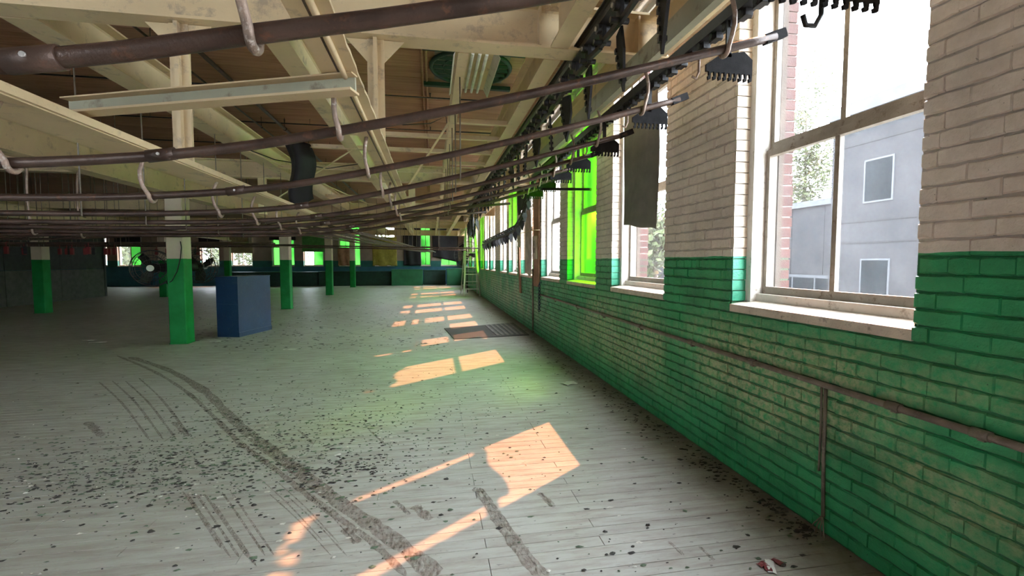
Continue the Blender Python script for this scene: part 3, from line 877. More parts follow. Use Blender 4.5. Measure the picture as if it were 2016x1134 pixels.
def hook(x, y, ztop, lab, group, bend=0.02):
    zc = sum(rail_z(x + d) for d in (-.2, -.1, 0, .1, .2)) / 5
    if y < 1.5:
        for pa, pb in zip(RAIL1, RAIL1[1:]):
            if pa[0] <= x <= pb[0]: zc = pa[2] + (pb[2] - pa[2]) * (x - pa[0]) / (pb[0] - pa[0])
    r = RR + 0.0112
    yn = y - r
    pts = [(x, yn, ztop)]
    n = 5; L = ztop - zc
    for i in range(1, n):
        f = i / n; pts.append((x - bend * math.sin(math.pi * f) * 1.0, yn - 0.006 * math.sin(math.pi * f), ztop - L * f))
    for a in range(180, 400, 20):
        ar = math.radians(a); pts.append((x + .004, y + r * math.cos(ar), zc + r * math.sin(ar)))
    m_ = MB(); m_.tube(pts, 0.0112, 9)
    o = m_.build('rail_hook', M['hook']); tag(o, lab, 'hook', group)
for k, (y, _) in enumerate(rails):
    if y < 6.4:
        hook(S2X - .025, y, S2Z + .004, 'bent hook under narrow trolley beam, rail ' + ends[k], 'hooks under the narrow trolley beam', 0.012)
        hook(S1X - .03, y, S1Z + .004, 'curled hook under wide trolley beam, rail ' + ends[k], 'hooks under the wide trolley beam', 0.035)
    if k: hook(1.42, y, H + 1.30, 'bent hook by the windows, rail ' + ends[k], 'hooks by the window wall', -0.03)
    if y > 2: hook(-4.40, y, 2.604, 'rusty hook under big girder, rail ' + ends[k], 'hooks under the big girder', 0.02)
    m_ = MB()
    m_.tube([(-2.5, y - RR - .006, 2.952), (-2.5, y - RR - .006, rail_z(-2.5) - .02), (-2.5, y + .01, rail_z(-2.5) - .027)], .006, 6)
    if y > 3.4:
        o = m_.build('hanger_rod', M['conduit']); tag(o, 'rod from yellowed roof beam to rail ' + ends[k], 'rod', 'thin rods to the pipe rails')
        m_ = MB(); m_.tube([(0.24, y - RR - .006, 2.952), (0.24, y - RR - .006, rail_z(.24) - .02), (0.24, y + .01, rail_z(.24) - .027)], .006, 6)
        o = m_.build('hanger_rod', M['conduit']); tag(o, 'rod from narrow roof beam to rail ' + ends[k], 'rod', 'thin rods to the pipe rails')

# conveyor bar over the raised ends (holds the hooks), its drop and its pusher plates
CX = 1.45
cv = thing('wall_conveyor', 'black overhead conveyor track running along the window wall and dipping past the green window', 'conveyor', (CX, 3, H + 1.3))
path = [(1.42, -2.0, H + 1.32), (1.42, 6.7, H + 1.32)]
m_ = MB(); m_.bar((1.42, -2, H + 1.36), (1.42, 7.0, H + 1.36), .05, .13); keep(m_.build('track_bar', M['steel2']), cv)
m_ = MB(); m_.bar((1.58, -2, H + 1.30), (1.58, 7.0, H + 1.30), .09, .06); keep(m_.build('track_rail', M['black']), cv)
drop = [Vector(p) for p in ((1.58, 6.9, H + 1.28), (1.58, 7.25, H + 1.12), (1.57, 7.6, H + .90), (1.56, 8.0, H + .70), (1.55, 8.5, H + .585), (1.54, 9.6, H + .56), (1.52, 11.5, H + .53), (1.50, 13.6, H + .50))]
fine = []
for i in range(len(drop) - 1):
    for q in range(5): fine.append(drop[i].lerp(drop[i + 1], q / 5))
fine.append(drop[-1])
m_ = MB(); m_.tube(fine, .03, 8); keep(m_.build('dip_track', M['black']), cv)
m_ = MB(); m_.tube([p + Vector((.0, 0, .09)) for p in fine], .018, 8); keep(m_.build('guide_rail', M['black']), cv)
pl = MB(); pl.prism([(0, 0, 0), (.05, 0, 0), (.07, 0, -.06), (.035, 0, -.17), (.02, 0, -.17), (-.03, 0, -.06)], (0, .02, 0)); pl_me = pl.mesh('pusher_plate', M['black'])
acc = 0
for i in range(len(fine) - 1):
    d = (fine[i + 1] - fine[i]).length; acc += d
    if acc > .26:
        acc = 0
        o = link('pusher_plate', pl_me); o.location = fine[i] - Vector((.02, 0, .02)); o.rotation_euler = (0, 0, rnd.uniform(-.5, .5)); keep(o, cv)
lk = MB(); lk.box(-.02, .02, -.035, .035, -.02, .02); lk.tube([(-.035, 0, 0), (.035, 0, 0)], .018, 8); lk_me = lk.mesh('chain_link', [M['black']])
acc = 0
for i in range(len(fine) - 1):
    d = (fine[i + 1] - fine[i]).length; acc += d
    if acc > .15:
        acc = 0; o = link('chain_link', lk_me); o.location = fine[i] + Vector((0, 0, .045)); keep(o, cv)
y = 1.2
while y < 6.8:
    o = link('chain_link', lk_me); o.location = (1.58, y, H + 1.255); keep(o, cv); y += .12

# toothed pick-up plates hanging at the rail ends
def comb(y, x0, x1, ztop, n=9):
    m_ = MB(); w = (x1 - x0) / n
    poly = [(x0, y, ztop - .02), (x0 + .08, y, ztop + .035), (x1 - .05, y, ztop + .06), (x1, y, ztop + .02), (x1, y, ztop - .06)]
    for i in reversed(range(n)):
        a = x0 + i * w
        poly += [(a + w * .95, y, ztop - .06), (a + w * .9, y, ztop - .092), (a + w * .45, y, ztop - .098), (a + w * .35, y, ztop - .08), (a + w * .6, y, ztop - .075), (a + w * .5, y, ztop - .055)]
    poly.append((x0, y, ztop - .055))
    m_.prism(poly, (0, .012, 0))
    return m_
comb_lab = ['black toothed pick-up plate silhouetted against the uncovered bright window', 'black toothed pick-up plate before the cream brick pier by the bright window', 'black toothed pick-up plate above the grey cloth',
            'black toothed pick-up plate at the far edge of the grey cloth', 'black toothed pick-up plate beside the tall green window', 'black toothed pick-up plate across the tall green window', 'black toothed pick-up plate at the far side of the green window']
for k, (y, _) in enumerate(rails[1:]):
    t = thing('pickup_comb', comb_lab[k], 'conveyor part', (1.55, y + .2, H + 1.1))
    yy = y + .16
    keep(comb(yy, 1.43, 1.70, H + 1.055).build('toothed_plate', M['plate_black']), t)
    m_ = MB(); m_.bar((1.56, yy + .006, H + 1.08), (1.56, yy + .006, H + 1.271), .03, .012); keep(m_.build('drop_strap', M['black']), t)
    m_ = MB(); m_.tube([(1.40, yy + .02, H + 1.10), (1.40, yy + .02, H + 1.0), (1.385, yy + .02, H + .965), (1.36, yy + .02, H + .975)], .007, 7); keep(m_.build('pendant_hook', M['hook']), t)
# the near comb row crossing the bright window's head
for k, (y, x0, x1, z) in enumerate(((1.72, 1.35, 1.90, H + 1.16),)):
    t = thing('pickup_comb', 'largest black toothed pick-up plate across the head of the uncovered bright window', 'conveyor part', (1.55, y, z))
    keep(comb(y, x0, x1, z, 11).build('toothed_plate', M['plate_black']), t)
    m_ = MB(); m_.tube([(1.66, y + .05, z + .05), (1.66, y + .05, z - .10), (1.63, y + .05, z - .15), (1.585, y + .05, z - .15), (1.57, y + .05, z - .11)], .011, 8); keep(m_.build('pendant_hook', M['black']), t)
    m_ = MB(); m_.bar((1.56, y + .006, z + .04), (1.56, y + .006, H + 1.271), .03, .012); keep(m_.build('drop_strap', M['black']), t)

# ---- black chain conveyor under the roof beam
ch = thing('chain_conveyor', 'greasy black overhead chain with dangling pendant arms beside the cream roof beam', 'conveyor', (1.08, 5, TZ))
m_ = MB(); m_.ibeam((1.07, -2, TZ - .03), (1.07, 14, TZ - .03), .07, .10, .01, .01); keep(m_.build('chain_track', M['black']), ch)
m_ = MB(); m_.tube([(1.14, -2, TZ - .02), (1.14, 14, TZ - .02)], .022, 8); keep(m_.build('guide_pipe', M['black']), ch)
trol = MB(); trol.box(-.012, .012, -.03, .03, -.12, 0); trol.tube([(-.04, 0, -.02), (.04, 0, -.02)], .03, 10); trol.tube([(-.06, 0, -.10), (.05, 0, -.10)], .018, 8)
tr_me = trol.mesh('trolley', M['black'])
rl = MB(); rl.tube([(-.052, 0, -.02), (-.042, 0, -.02)], .014, 8); rl_me = rl.mesh('roller_cap', M['bolt'])
arm = MB(); arm.prism([(0, -.06, 0), (0, .05, 0), (0, .075, -.12), (0, .03, -.30), (0, .005, -.36), (0, -.02, -.30), (0, -.075, -.14)], (.016, 0, 0))
for q in range(5): arm.box(-.012, .028, .045 - q * .012, .075 - q * .012, -.10 - q * .05, -.075 - q * .05)
arm_me = arm.mesh('pendant_arm', M['black'])
bar_me = MB().box(-.012, .012, -.12, .12, -.015, .015).mesh('chain_bar', M['black'])
y = 2.0; k = 0
while y < 13.5:
    o = link('trolley', tr_me); o.location = (1.07, y, TZ - .03); keep(o, ch)
    o = link('roller_cap', rl_me); o.location = (1.07, y, TZ - .03); keep(o, ch)
    o = link('chain_bar', bar_me); o.location = (1.07, y + .15, TZ - .13); o.rotation_euler = (rnd.uniform(-.12, .12), 0, 0); keep(o, ch)
    if k % 2 == 0:
        o = link('pendant_arm', arm_me); o.location = (1.10, y + .1, TZ - .14); o.rotation_euler = (rnd.uniform(-.15, .25), rnd.uniform(-.1, .1), rnd.uniform(-.3, .3)); keep(o, ch)
    y += .27; k += 1
# bundles at its far dip
for k in range(10):
    o = link('pendant_arm', arm_me); o.location = (1.0 + rnd.uniform(-.12, .2), 12.2 + k * .14, 2.62 - .02 * k); o.rotation_euler = (rnd.uniform(-.4, .4), 0, rnd.uniform(-1, 1)); keep(o, ch)

# ---- far rails: lateral and longitudinal pipes in the middle distance
fr_lab = ['brown pipe rail ending at the whitish window past the green one', 'brown pipe rail ending at the brown plywood panel', 'brown pipe rail passing just behind the near green column', 'brown pipe rail behind the near column, carrying red clips in its middle row',
          'brown pipe rail, last of the three carrying red clips', 'level brown pipe rail passing before the second green column', 'level brown pipe rail passing just beyond the second green column']
for k, (y, z0, z1, x0, x1) in enumerate(((7.6, 1.80, 2.42, -10, 1.3), (8.4, 1.80, 2.36, -10, 1.0), (10.2, 1.80, 1.84, -10.5, -3.7), (11.2, 1.81, 1.86, -10.5, -3.5), (12.5, 1.82, 1.88, -10.5, -3.3), (14.2, 1.92, 1.86, -9, 1.45), (16.2, 1.93, 1.85, -9, 1.2))):
    pts = [(x0 + (x1 - x0) * i / 24, y, z0 + (z1 - z0) * max(0, (i / 24 - .35) / .65) ** 1.3) for i in range(25)]
    m_ = MB(); m_.tube(pts, .02, 8); o = m_.build('pipe_rail', M['pipe']); tag(o, fr_lab[k], 'rail', 'distant pipe rails')
    for hx in (-6.2, -2.5, .24):
        if not (x0 < hx < x1): continue
        i = (hx - x0) / (x1 - x0); zz = z0 + (z1 - z0) * max(0, (i - .35) / .65) ** 1.3
        m_ = MB(); m_.tube([(hx, y - .026, 2.952 if hx > -6 else 3.2), (hx, y - .026, zz - .01), (hx, y, zz - .027), (hx, y + .026, zz)], .006, 6)
        o = m_.build('hanger_rod', M['conduit']); tag(o, 'thin hanger rod holding a distant pipe rail', 'rod', 'thin rods to the distant rails')
for k in range(7):
    a = Vector((-3.4 + k * .28, 9.6, 2.13 + .03 * (k % 2))); b = Vector((-.35 + k * .09, 23.5, 1.93 + .02 * (k % 3)))
    pts = [a.lerp(b, i / 12) + Vector((0, 0, -.02 * math.sin(math.pi * i / 12))) for i in range(13)]
    m_ = MB(); m_.tube(pts, .022, 8); o = m_.build('storage_rail', M['pipe']); tag(o, 'one of a bundle of brown rails running away toward the end wall', 'rail', 'rail bundle toward the end wall')
    for i in (3, 8):
        p = pts[i]; m_ = MB(); m_.tube([p + Vector((0, 0, .015)), Vector((p.x, p.y, TZ + .2 if k % 2 else TZ + .1))], .006, 6)
        o = m_.build('hanger_rod', M['conduit']); tag(o, 'thin hanger rod rising from the rail bundle by the end wall', 'rod', 'thin rods over the rail bundle')
# a clutter of thin rods rising from the rails in the left depth
for k in range(46):
    x, y = -12.4 + rnd.random() * 7.4, rnd.choice((10.2, 11.2, 12.5, 14.2, 16.2)) - .026
    if abs(x + 10.85) < .2 : continue
    z0 = 1.80 if y < 12 else (1.82 if y < 13 else 1.94)
    m_ = MB(); m_.tube([(x, y, z0 - .04), (x, y, 2.62 if abs(x + 4.4) < .1 else CEIL)], .007, 6)
    o = m_.build('hanger_rod', M['conduit']); tag(o, 'thin dark rod in the cluttered rails left of the fans', 'rod', 'thin rods in the dark left bay')
# red and black trolley hangers parked on the left rails
hg = MB(); hg.box(-.03, .03, -.02, .02, -.20, -.06); hg.tube([(0, 0, -.06), (0, 0, .0), (0, .02, .03), (0, .045, .03)], .008, 6)
hg_r = hg.mesh('garment_trolley', M['red']); hg_b = hg.mesh('garment_trolley', M['black'])
for k in range(26):
    y = rnd.choice((10.2, 11.2, 12.5)); x = -9.8 + rnd.random() * 4.2
    o = link('garment_trolley', hg_r if k % 3 else hg_b); o.location = (x, y - .022, (1.80 if y < 12 else 1.82) - .005)
    tag(o, 'small red trolley clip hanging from a rail left of the fans' if k % 3 else 'small black trolley clip hanging from a rail left of the fans', 'trolley clip', 'red trolley clips' if k % 3 else 'black trolley clips')

# ================================================================== WALL FITTINGS
# pipe along the wall, with clips and a dropper
t = thing('wall_pipe', 'long grey brown pipe clipped along the green brick below the sills', 'pipe', (D - .03, 4, .80))
m_ = MB(); m_.tube([(D - .028, 0.3, .800), (D - .028, 2.0, .803), (D - .028, 5, .815), (D - .028, 8.6, .825)], .0165, 10); keep(m_.build('pipe', M['conduit']), t)
for y in (1.35, 1.68, 2.6, 3.3, 4.2, 5.2, 6.2, 7.4):
    m_ = MB(); m_.tube([(D - .028, y - .03, .805 + .003 * (y - 2)), (D - .028, y + .03, .805 + .003 * (y - 2))], .021, 10); m_.box(D - .03, D + .012, y - .012, y + .012, .777, .786)
    keep(m_.build('pipe_clip', M['conduit']), t)
t = thing('drop_conduit', 'thin conduit dropping from the wall pipe to the floor under the bright window', 'conduit', (D - .02, 2.04, 0))
m_ = MB(); m_.tube([(D - .02, 2.045, .785), (D - .022, 2.04, .4), (D - .02, 2.03, .10)], .009, 8); keep(m_.build('conduit', M['conduit']), t)
m_ = MB(); m_.tube([(D - .016, 2.075, .785), (D - .016, 2.07, .55), (D - .016, 2.072, .33)], .006, 6); keep(m_.build('side_wire', M['conduit']), t)
m_ = MB()
for a in (-.05, -.02, .015, .05): m_.tube([(D - .02, 2.03, .11), (D - .045, 2.03 + a * .6, .05), (D - .04 - abs(a) * .3, 2.03 + a, .004)], .0035, 5)
keep(m_.build('frayed_wires', M['conduit']), t)
t = thing('drop_pipe', 'pale thin pipe standing against the brick beside the plywood pier', 'pipe', (D - .03, 8.75, 0))
m_ = MB(); m_.tube([(D - .03, 9.07, 1.30), (D - .03, 9.065, .8), (D - .03, 9.06, .004)], .016, 8); keep(m_.build('pipe', M['conduit']), t)
m_ = MB(); m_.tube([(D - .03, 9.06, .03), (D - .03, 9.06, .004)], .03, 8); keep(m_.build('foot_flange', M['conduit']), t)

# hanging cloths
def cloth(name, lab, cat, x, y0, y1, z0, z1, mat, folds, amp, skew=0.0, thick=.004, group=None, axis='x', curl=0):
    n, m = 26, 22; vs = []; fs = []
    for j in range(m + 1):
        v = j / m
        for i in range(n + 1):
            u = i / n
            w = amp * math.sin(folds * u * 2 * math.pi + 1.3 * math.sin(3 * v)) * (0.35 + .65 * (1 - v)) + amp * .6 * math.sin(9 * u + 4 * v)
            a = y0 + (y1 - y0) * u + .012 * math.sin(7 * v + u * 2); zz = z0 + (z1 - z0) * v + skew * u * (1 - .4 * v) + .006 * math.sin(11 * u) * (1 - v)
            vs.append((x - abs(amp) * 1.7 + w - curl * (1 - v) ** 4, a, zz) if axis == 'x' else (a, x - abs(amp) * 1.7 + w, zz))
    for j in range(m):
        for i in range(n): fs.append((j * (n + 1) + i, j * (n + 1) + i + 1, (j + 1) * (n + 1) + i + 1, (j + 1) * (n + 1) + i))
    m_ = MB(); m_.add(vs, fs, 0, True); o = m_.build(name, mat)
    sd = o.modifiers.new('thickness', 'SOLIDIFY'); sd.thickness = thick
    tag(o, lab, cat, group); return o
cloth('hanging_cloth', 'grey canvas cloth hung over the upper part of a window', 'cloth', D - .015, 3.88, 4.61, 1.745, 3.0, M['cloth_grey'], 1.1, .016, .10)
m_ = MB(); m_.tube([(D - .03, 3.78, 3.02), (D - .03, 4.75, 3.03)], .012, 8); o = m_.build('cloth_rod', M['conduit']); tag(o, 'thin rod holding up the grey canvas cloth', 'rod')
for (ya, yb, zz, lab) in ((9.3, 10.5, 3.61, 'thin rod holding up the black sheet past the plywood pier'), (7.25, 8.35, 3.66, 'thin rod holding up the dark sheet over the whitish window'), (9.03, 9.5, 2.56, 'short rod holding up the long dirty white sheet')):
    m_ = MB(); m_.tube([(D - .004, ya, zz), (D - .075, ya, zz), (D - .075, yb, zz), (D - .004, yb, zz)], .010, 7); o = m_.build('cloth_rod', M['conduit']); tag(o, lab, 'rod')
cloth('hanging_cloth', 'black sheet hung high across a dirty window past the plywood pier', 'cloth', D - .04, 9.35, 10.45, 2.62, 3.6, M['cloth_dark'], 1.5, .02, -.1)
cloth('hanging_cloth', 'dark folded sheet hung at the head of the whitish window next to the green one', 'cloth', D - .04, 7.3, 8.3, 2.72, 3.5, M['cloth_dark'], 1.5, .03, .22)
cloth('hanging_cloth', 'long dirty white sheet hanging beside the plywood pier', 'cloth', D - .05, 9.06, 9.48, 1.12, 2.5, M['cloth_white'], .7, .02, .10)
# plywood on the pier, loose plank, outlet
m_ = MB(); m_.box(D - .030, D - .008, 8.56, 9.02, .96, 3.2); o = m_.build('plywood_panel', M['ply']); tag(o, 'brown plywood panel fixed on the pier past the whitish window', 'panel')
t = thing('wall_outlet', 'cream outlet box fixed on the brown plywood panel', 'outlet', (D - .03, 8.8, 1.73))
m_ = MB(); m_.box(D - .06, D - .030, 8.66, 8.98, 1.50, 1.95); keep(m_.build('back_box', M['plate']), t)
for z in (1.62, 1.76):
    m_ = MB(); m_.box(D - .066, D - .06, 8.76, 8.88, z, z + .10); keep(m_.build('socket_face', M['sash']), t)
m_ = MB(); m_.prism([(D - .03, 10.36, .72), (D - .03, 10.55, .72), (D - .055, 10.62, 1.78), (D - .055, 10.43, 1.78)], (.022, 0, 0)); o = m_.build('loose_plank', M['wood']); tag(o, 'raw brown plank fixed upright below the dirty windows', 'plank')
t = thing('hanging_chain', 'dark blue chain hanging against the brick beside the plywood panel', 'chain', (D - .05, 8.45, .7))
lm = MB(); lm.torus((0, 0, 0), .02, .006, (1, 0, 0), 12, 5); lm_me = lm.mesh('chain_link', M['chain_blue'])
for k in range(16):
    o = link('chain_link', lm_me); o.location = (D - .05, 8.42 + .012 * math.sin(k), 1.02 - k * .033); o.rotation_euler = (0, 0, (k % 2) * 1.4); o.scale = (1, 1, 1.25); keep(o, t)
m_ = MB(); m_.tube([(D - .05, 8.42, 1.05), (D - .02, 8.42, 1.06), (D + .012, 8.42, 1.06)], .006, 6); keep(m_.build('wall_peg', M['chain_blue']), t)
# thin line stretched past the windows
m_ = MB(); m_.tube([(D - .012, 8.52, 2.05), (D - .13, 8.6, 2.05), (D - .13, 13, 2.1), (D - .012, 14.4, 2.14)], .006, 5); o = m_.build('stretched_wire', M['steel']); tag(o, 'thin pale wire stretched along the wall across the dirty windows', 'wire')
m_ = MB(); m_.bar((1.50, 6.22, H + 1.0), (D - .02, 5.7, H + .93), .05, .03); o = m_.build('wall_strut', M['black']); tag(o, 'black strut reaching from the conveyor to the wall across the green window', 'strut')

# ================================================================== FLOOR THINGS
# blue cabinet
A, B, C = Vector((-4.105, 9.99, 0)), Vector((-3.653, 9.477, 0)), Vector((-3.40, 10.45, 0))
ex = (C - B).normalized(); ey = Vector((-ex.y, ex.x, 0)); wl = 1.02; wd = 0.44; hh = 1.165
t = thing('blue_cabinet', 'dark blue painted wooden cabinet standing alone on the floor', 'cabinet', B)
def obox(u0, u1, v0, v1, z0, z1):
    m_ = MB(); m_.prism([B + ex * u + ey * v + Vector((0, 0, z0)) for u, v in ((u0, v0), (u1, v0), (u1, v1), (u0, v1))], (0, 0, z1 - z0)); return m_
keep(obox(0, wl, 0, wd, 0.0, hh - .02).build('body', M['blue']), t)
keep(obox(-.008, wl + .008, -.008, wd + .008, hh - .02, hh).build('top_board', M['blue']), t)
keep(obox(-.006, wl + .006, -.010, 0, .0, .09).build('kick_board', M['blue']), t)
keep(obox(-.006, 0, .02, wd - .02, .62, .635).build('rail_strip', M['blue']), t)

# rubber mat with ribs
mc = [Vector((.25, 9.93, 0)), Vector((.40, 8.50, 0)), Vector((1.88, 8.75, 0)), Vector((1.88, 10.55, 0))]
t = thing('rubber_mat', 'black ribbed rubber mat lying on the floor beside the wall', 'mat', (1.0, 9.5, 0))
m_ = MB(); m_.prism([p + Vector((0, 0, .001)) for p in mc], (0, 0, .012)); keep(m_.build('sheet', M['rubber']), t)
for k in range(6):
    f0 = .58 + k * .068
    a = mc[1].lerp(mc[2], f0) + Vector((0, .08, .015)); b = mc[0].lerp(mc[3], f0) + Vector((0, -.08, .015))
    m_ = MB(); m_.bar(a, b, .05, .016); keep(m_.build('rib', M['rib']), t)

# step ladder
t = thing('step_ladder', 'tall dull aluminium step ladder standing open near the window wall', 'ladder', (1.75, 20, 0))
Lx0, Lx1, Ly = 1.32, 1.98, 19.1
hL = 2.85
def rung_y(z): return Ly + .75 * z / hL
for s, x in ((1, Lx0), (-1, Lx1)):
    top = x + s * .14
    m_ = MB(); m_.bar((x, Ly, 0.0), (top, Ly + .75, hL), .07, .03); keep(m_.build('front_rail', M['alum']), t)
    m_ = MB(); m_.bar((x + s * -.04, Ly + 1.55, 0.0), (top, Ly + .83, hL - .05), .05, .025); keep(m_.build('rear_leg', M['alum']), t)
for k in range(1, 9):
    z = k * .305; f = z / hL; xa = Lx0 + .14 * f; xb = Lx1 - .14 * f
    m_ = MB(); m_.box(xa, xb, rung_y(z) - .02, rung_y(z) + .07, z - .02, z + .012); keep(m_.build('step', M['alum']), t)
for k in (1, 3, 5, 7):
    z = k * .305 + .1; f = z / hL; xa = Lx0 + .14 * f; xb = Lx1 - .14 * f
    m_ = MB(); m_.bar((xa, Ly + 1.55 - .72 * f, z), (xb, Ly + 1.55 - .72 * f, z), .03, .02); keep(m_.build('rear_brace', M['alum']), t)
m_ = MB(); m_.box(Lx0 + .10, Lx1 - .10, Ly + .66, Ly + .92, hL, hL + .05); keep(m_.build('top_cap', M['alum']), t)
m_ = MB()
for x in (Lx0 + .07, Lx1 - .07): m_.bar((x, rung_y(1.4), 1.4), (x, Ly + 1.55 - .72 * 1.4 / hL, 1.4), .02, .008)
keep(m_.build('spreader', M['alum']), t)

# round cage fan parked at the ladder, and the two fans on the column
def fan(c, r, axis, lab, mount):
    c = Vector(c); axis = Vector(axis).normalized()
    t = thing('cage_fan', lab, 'fan', c)
    u = axis.orthogonal().normalized(); v = axis.cross(u)
    m_ = MB()
    for rr, off in ((r, 0), (r * .98, .07), (r * .72, .095), (r * .45, .11), (r, -.10), (r * .6, -.14)): m_.torus(c + axis * off, rr, .006, axis, 36, 5)
    for k in range(22):
        a = 2 * math.pi * k / 22; d = u * math.cos(a) + v * math.sin(a)
        m_.tube([c + axis * .115 + d * r * .12, c + axis * .10 + d * r * .6, c + axis * .06 + d * r * .97, c + d * r, c - axis * .10 + d * r, c - axis * .14 + d * r * .55, c - axis * .15 + d * r * .2], .003, 4)
    keep(m_.build('cage', M['grille']), t)
    for k in range(3):
        a = 2 * math.pi * k / 3 + .4; d = u * math.cos(a) + v * math.sin(a); e = axis.cross(d)
        m_ = MB(); m_.prism([c + d * r * .12 - e * .04 + axis * .02, c + d * r * .5 - e * r * .30 + axis * .05, c + d * r * .88 - e * r * .22 + axis * .04, c + d * r * .90 + e * r * .16 - axis * .03, c + d * r * .45 + e * r * .2 - axis * .04, c + d * r * .12 + e * .04 - axis * .02], axis * .006)
        keep(m_.build('blade', M['black']), t)
    m_ = MB(); m_.tube([c + axis * .105, c + axis * .125], .055, 16); keep(m_.build('hub_badge', M['paper']), t)
    m_ = MB(); m_.tube([c - axis * .05, c - axis * .30], .085, 14); keep(m_.build('motor', M['black']), t)
    m_ = MB(); m_.tube([c - axis * .28] + [Vector(p) for p in mount], .022, 8); keep(m_.build('bracket', M['black']), t)
    return t
ft = fan((-4.86, 9.05, 1.335), .315, (.25, -1, 0), 'round black cage fan with a pale hub mounted on the near green column', [(-4.80, 9.36, 1.30), (-4.60, 9.12, 1.25), (-4.538, 9.05, 1.25)])
fan((-4.31, 9.55, 1.36), .31, (.3, 1, 0), 'round cage fan facing away behind the near green column', [(-4.38, 9.2, 1.3), (-4.40, 9.138, 1.3)])
m_ = MB(); m_.tube([(-4.30, 8.853, 1.80), (-4.285, 8.85, 1.70), (-4.30, 8.84, 1.52), (-4.36, 8.83, 1.28), (-4.45, 8.84, 1.12), (-4.56, 8.9, 1.06), (-4.70, 9.15, 1.1)], .008, 6); o = m_.build('power_cord', M['black']); tag(o, 'black power cord drooping across the near green column to its fan', 'cord')
fan((1.62, 20.9, 1.75), .62, (-.15, -1, .1), 'big round drum fan standing behind the step ladder', [(1.62, 21.3, .5), (1.62, 21.3, .0)])

# counters along the end wall
for k, (x0, x1, y, h, mat, lab) in enumerate(((.90, 1.96, 28.0, 1.02, 'cabinet_green', 'bright green cabinet standing against the far end wall'), (-2.4, -.55, 28.3, .98, 'cabinet_green', 'dark green wide counter along the far end wall'),
                                            (-.5, .85, 28.8, .92, 'cabinet_dark', 'almost black low counter between the two green ones'), (-6.6, -2.45, 28.6, .86, 'cabinet_dark', 'long dark teal counter behind the last column'), (-11.5, -6.65, 28.7, .84, 'cabinet_dark', 'long dark teal counter behind the blue cabinet'))):
    t = thing('end_counter', lab, 'counter', ((x0 + x1) / 2, y, 0))
    m_ = MB(); m_.box(x0, x1, y, y + .7, 0, h - .03); keep(m_.build('body', M[mat]), t)
    m_ = MB(); m_.box(x0 - .02, x1 + .02, y - .03, y + .72, h - .03, h); keep(m_.build('top', M[mat]), t)
    n = max(1, int((x1 - x0) / .9))
    for q in range(n):
        a = x0 + (x1 - x0) * q / n; b = x0 + (x1 - x0) * (q + 1) / n
        m_ = MB(); m_.box(a + .02, b - .02, y - .015, y, .08, h - .08); keep(m_.build('door', M[mat]), t)

# coverings at the end wall windows
def fx(x): return on_y(x, 523, YB).x
YC = YB - .03
def sheet(lab, x0, x1, z0, z1, mat, skew=0.0):
    cloth('window_sheet', lab, 'sheet', YC, fx(x0), fx(x1), z0, z1, M[mat], 2, .02, skew, axis='y')
sheet('tan shade drawn over the window behind the blue cabinet', 454, 499, 1.95, 3.9, 'shade_tan')
sheet('sagging green sheet over the window behind the second column', 596, 640, 2.05, 3.9, 'cloth_green')
sheet('ochre yellow curtain covering a window of the end wall', 734, 782, 1.18, 3.0, 'cloth_yellow')
sheet('dark brown board covering half a green window of the end wall', 666, 690, 1.2, 2.3, 'wood')
sheet('black sheet drooping over the last green window of the end wall', 852, 902, 1.75, 3.9, 'cloth_dark', -.35)
sheet('black sheet between the yellow curtain and the small green window', 795, 829, 1.2, 3.7, 'cloth_dark')
sheet('dark cloth over the top of the yellowish windows of the end wall', 393, 435, 2.25, 3.9, 'cloth_dark')
sheet('dark cloth over the top of the half green window beyond the fans', 228, 282, 2.3, 3.9, 'cloth_dark')
sheet('dark cloth over the top of the green window behind the second column', 532, 584, 2.75, 3.9, 'cloth_dark')

# draped black tarpaulin under the roof
m_ = MB(); vs = []; fs = []
nn = 14
for j in range(nn + 1):
    v = j / nn
    for i in range(9):
        u = i / 8
        vs.append((-1.86 + .30 * u + .10 * v + .05 * math.sin(5 * v), 6.40 - .10 * math.sin(math.pi * u) * (1 + v) + .05 * math.sin(8 * u + 3 * v), 2.98 - .72 * v - .10 * math.sin(math.pi * u) * v))
for j in range(nn):
    for i in range(8): fs.append((j * 9 + i, j * 9 + i + 1, (j + 1) * 9 + i + 1, (j + 1) * 9 + i))
m_.add(vs, fs, 0, True); o = m_.build('draped_tarpaulin', M['cloth_dark']); sd = o.modifiers.new('thickness', 'SOLIDIFY'); sd.thickness = .012
tag(o, 'black tarpaulin draped over an angle bar above the blue cabinet', 'tarpaulin')

# ================================================================== CEILING THINGS
# roof ventilator
c = Vector((.62, 7.2, CEIL - .04)); t = thing('roof_ventilator', 'dark round louvred roof ventilator set in the brown deck', 'ventilator', c)
m_ = MB(); m_.torus(c, .60, .035, (0, 0, 1), 40, 6); m_.torus(c, .42, .015, (0, 0, 1), 32, 5); keep(m_.build('ring', M['cabinet_dark']), t)
for q in (-.66, .66):
    m_ = MB(); m_.box(c.x - .72, c.x + .72, c.y + q - .04, c.y + q + .04, c.z - .06, c.z - .0); keep(m_.build('frame_bar', M['cabinet_dark']), t)
for k in range(7):
    q = -.48 + k * .16; L = math.sqrt(max(.02, .60 ** 2 - q * q)); m_ = MB(); m_.bar((c.x - L, c.y + q, c.z - .01), (c.x + L, c.y + q, c.z - .01), .06, .008, up=(0, .6, 1)); keep(m_.build('louvre', M['cabinet_dark']), t)
m_ = MB(); m_.box(c.x - .55, c.x + .55, c.y - .55, c.y + .55, c.z + .015, c.z + .03); keep(m_.build('backing', M['conduit']), t)
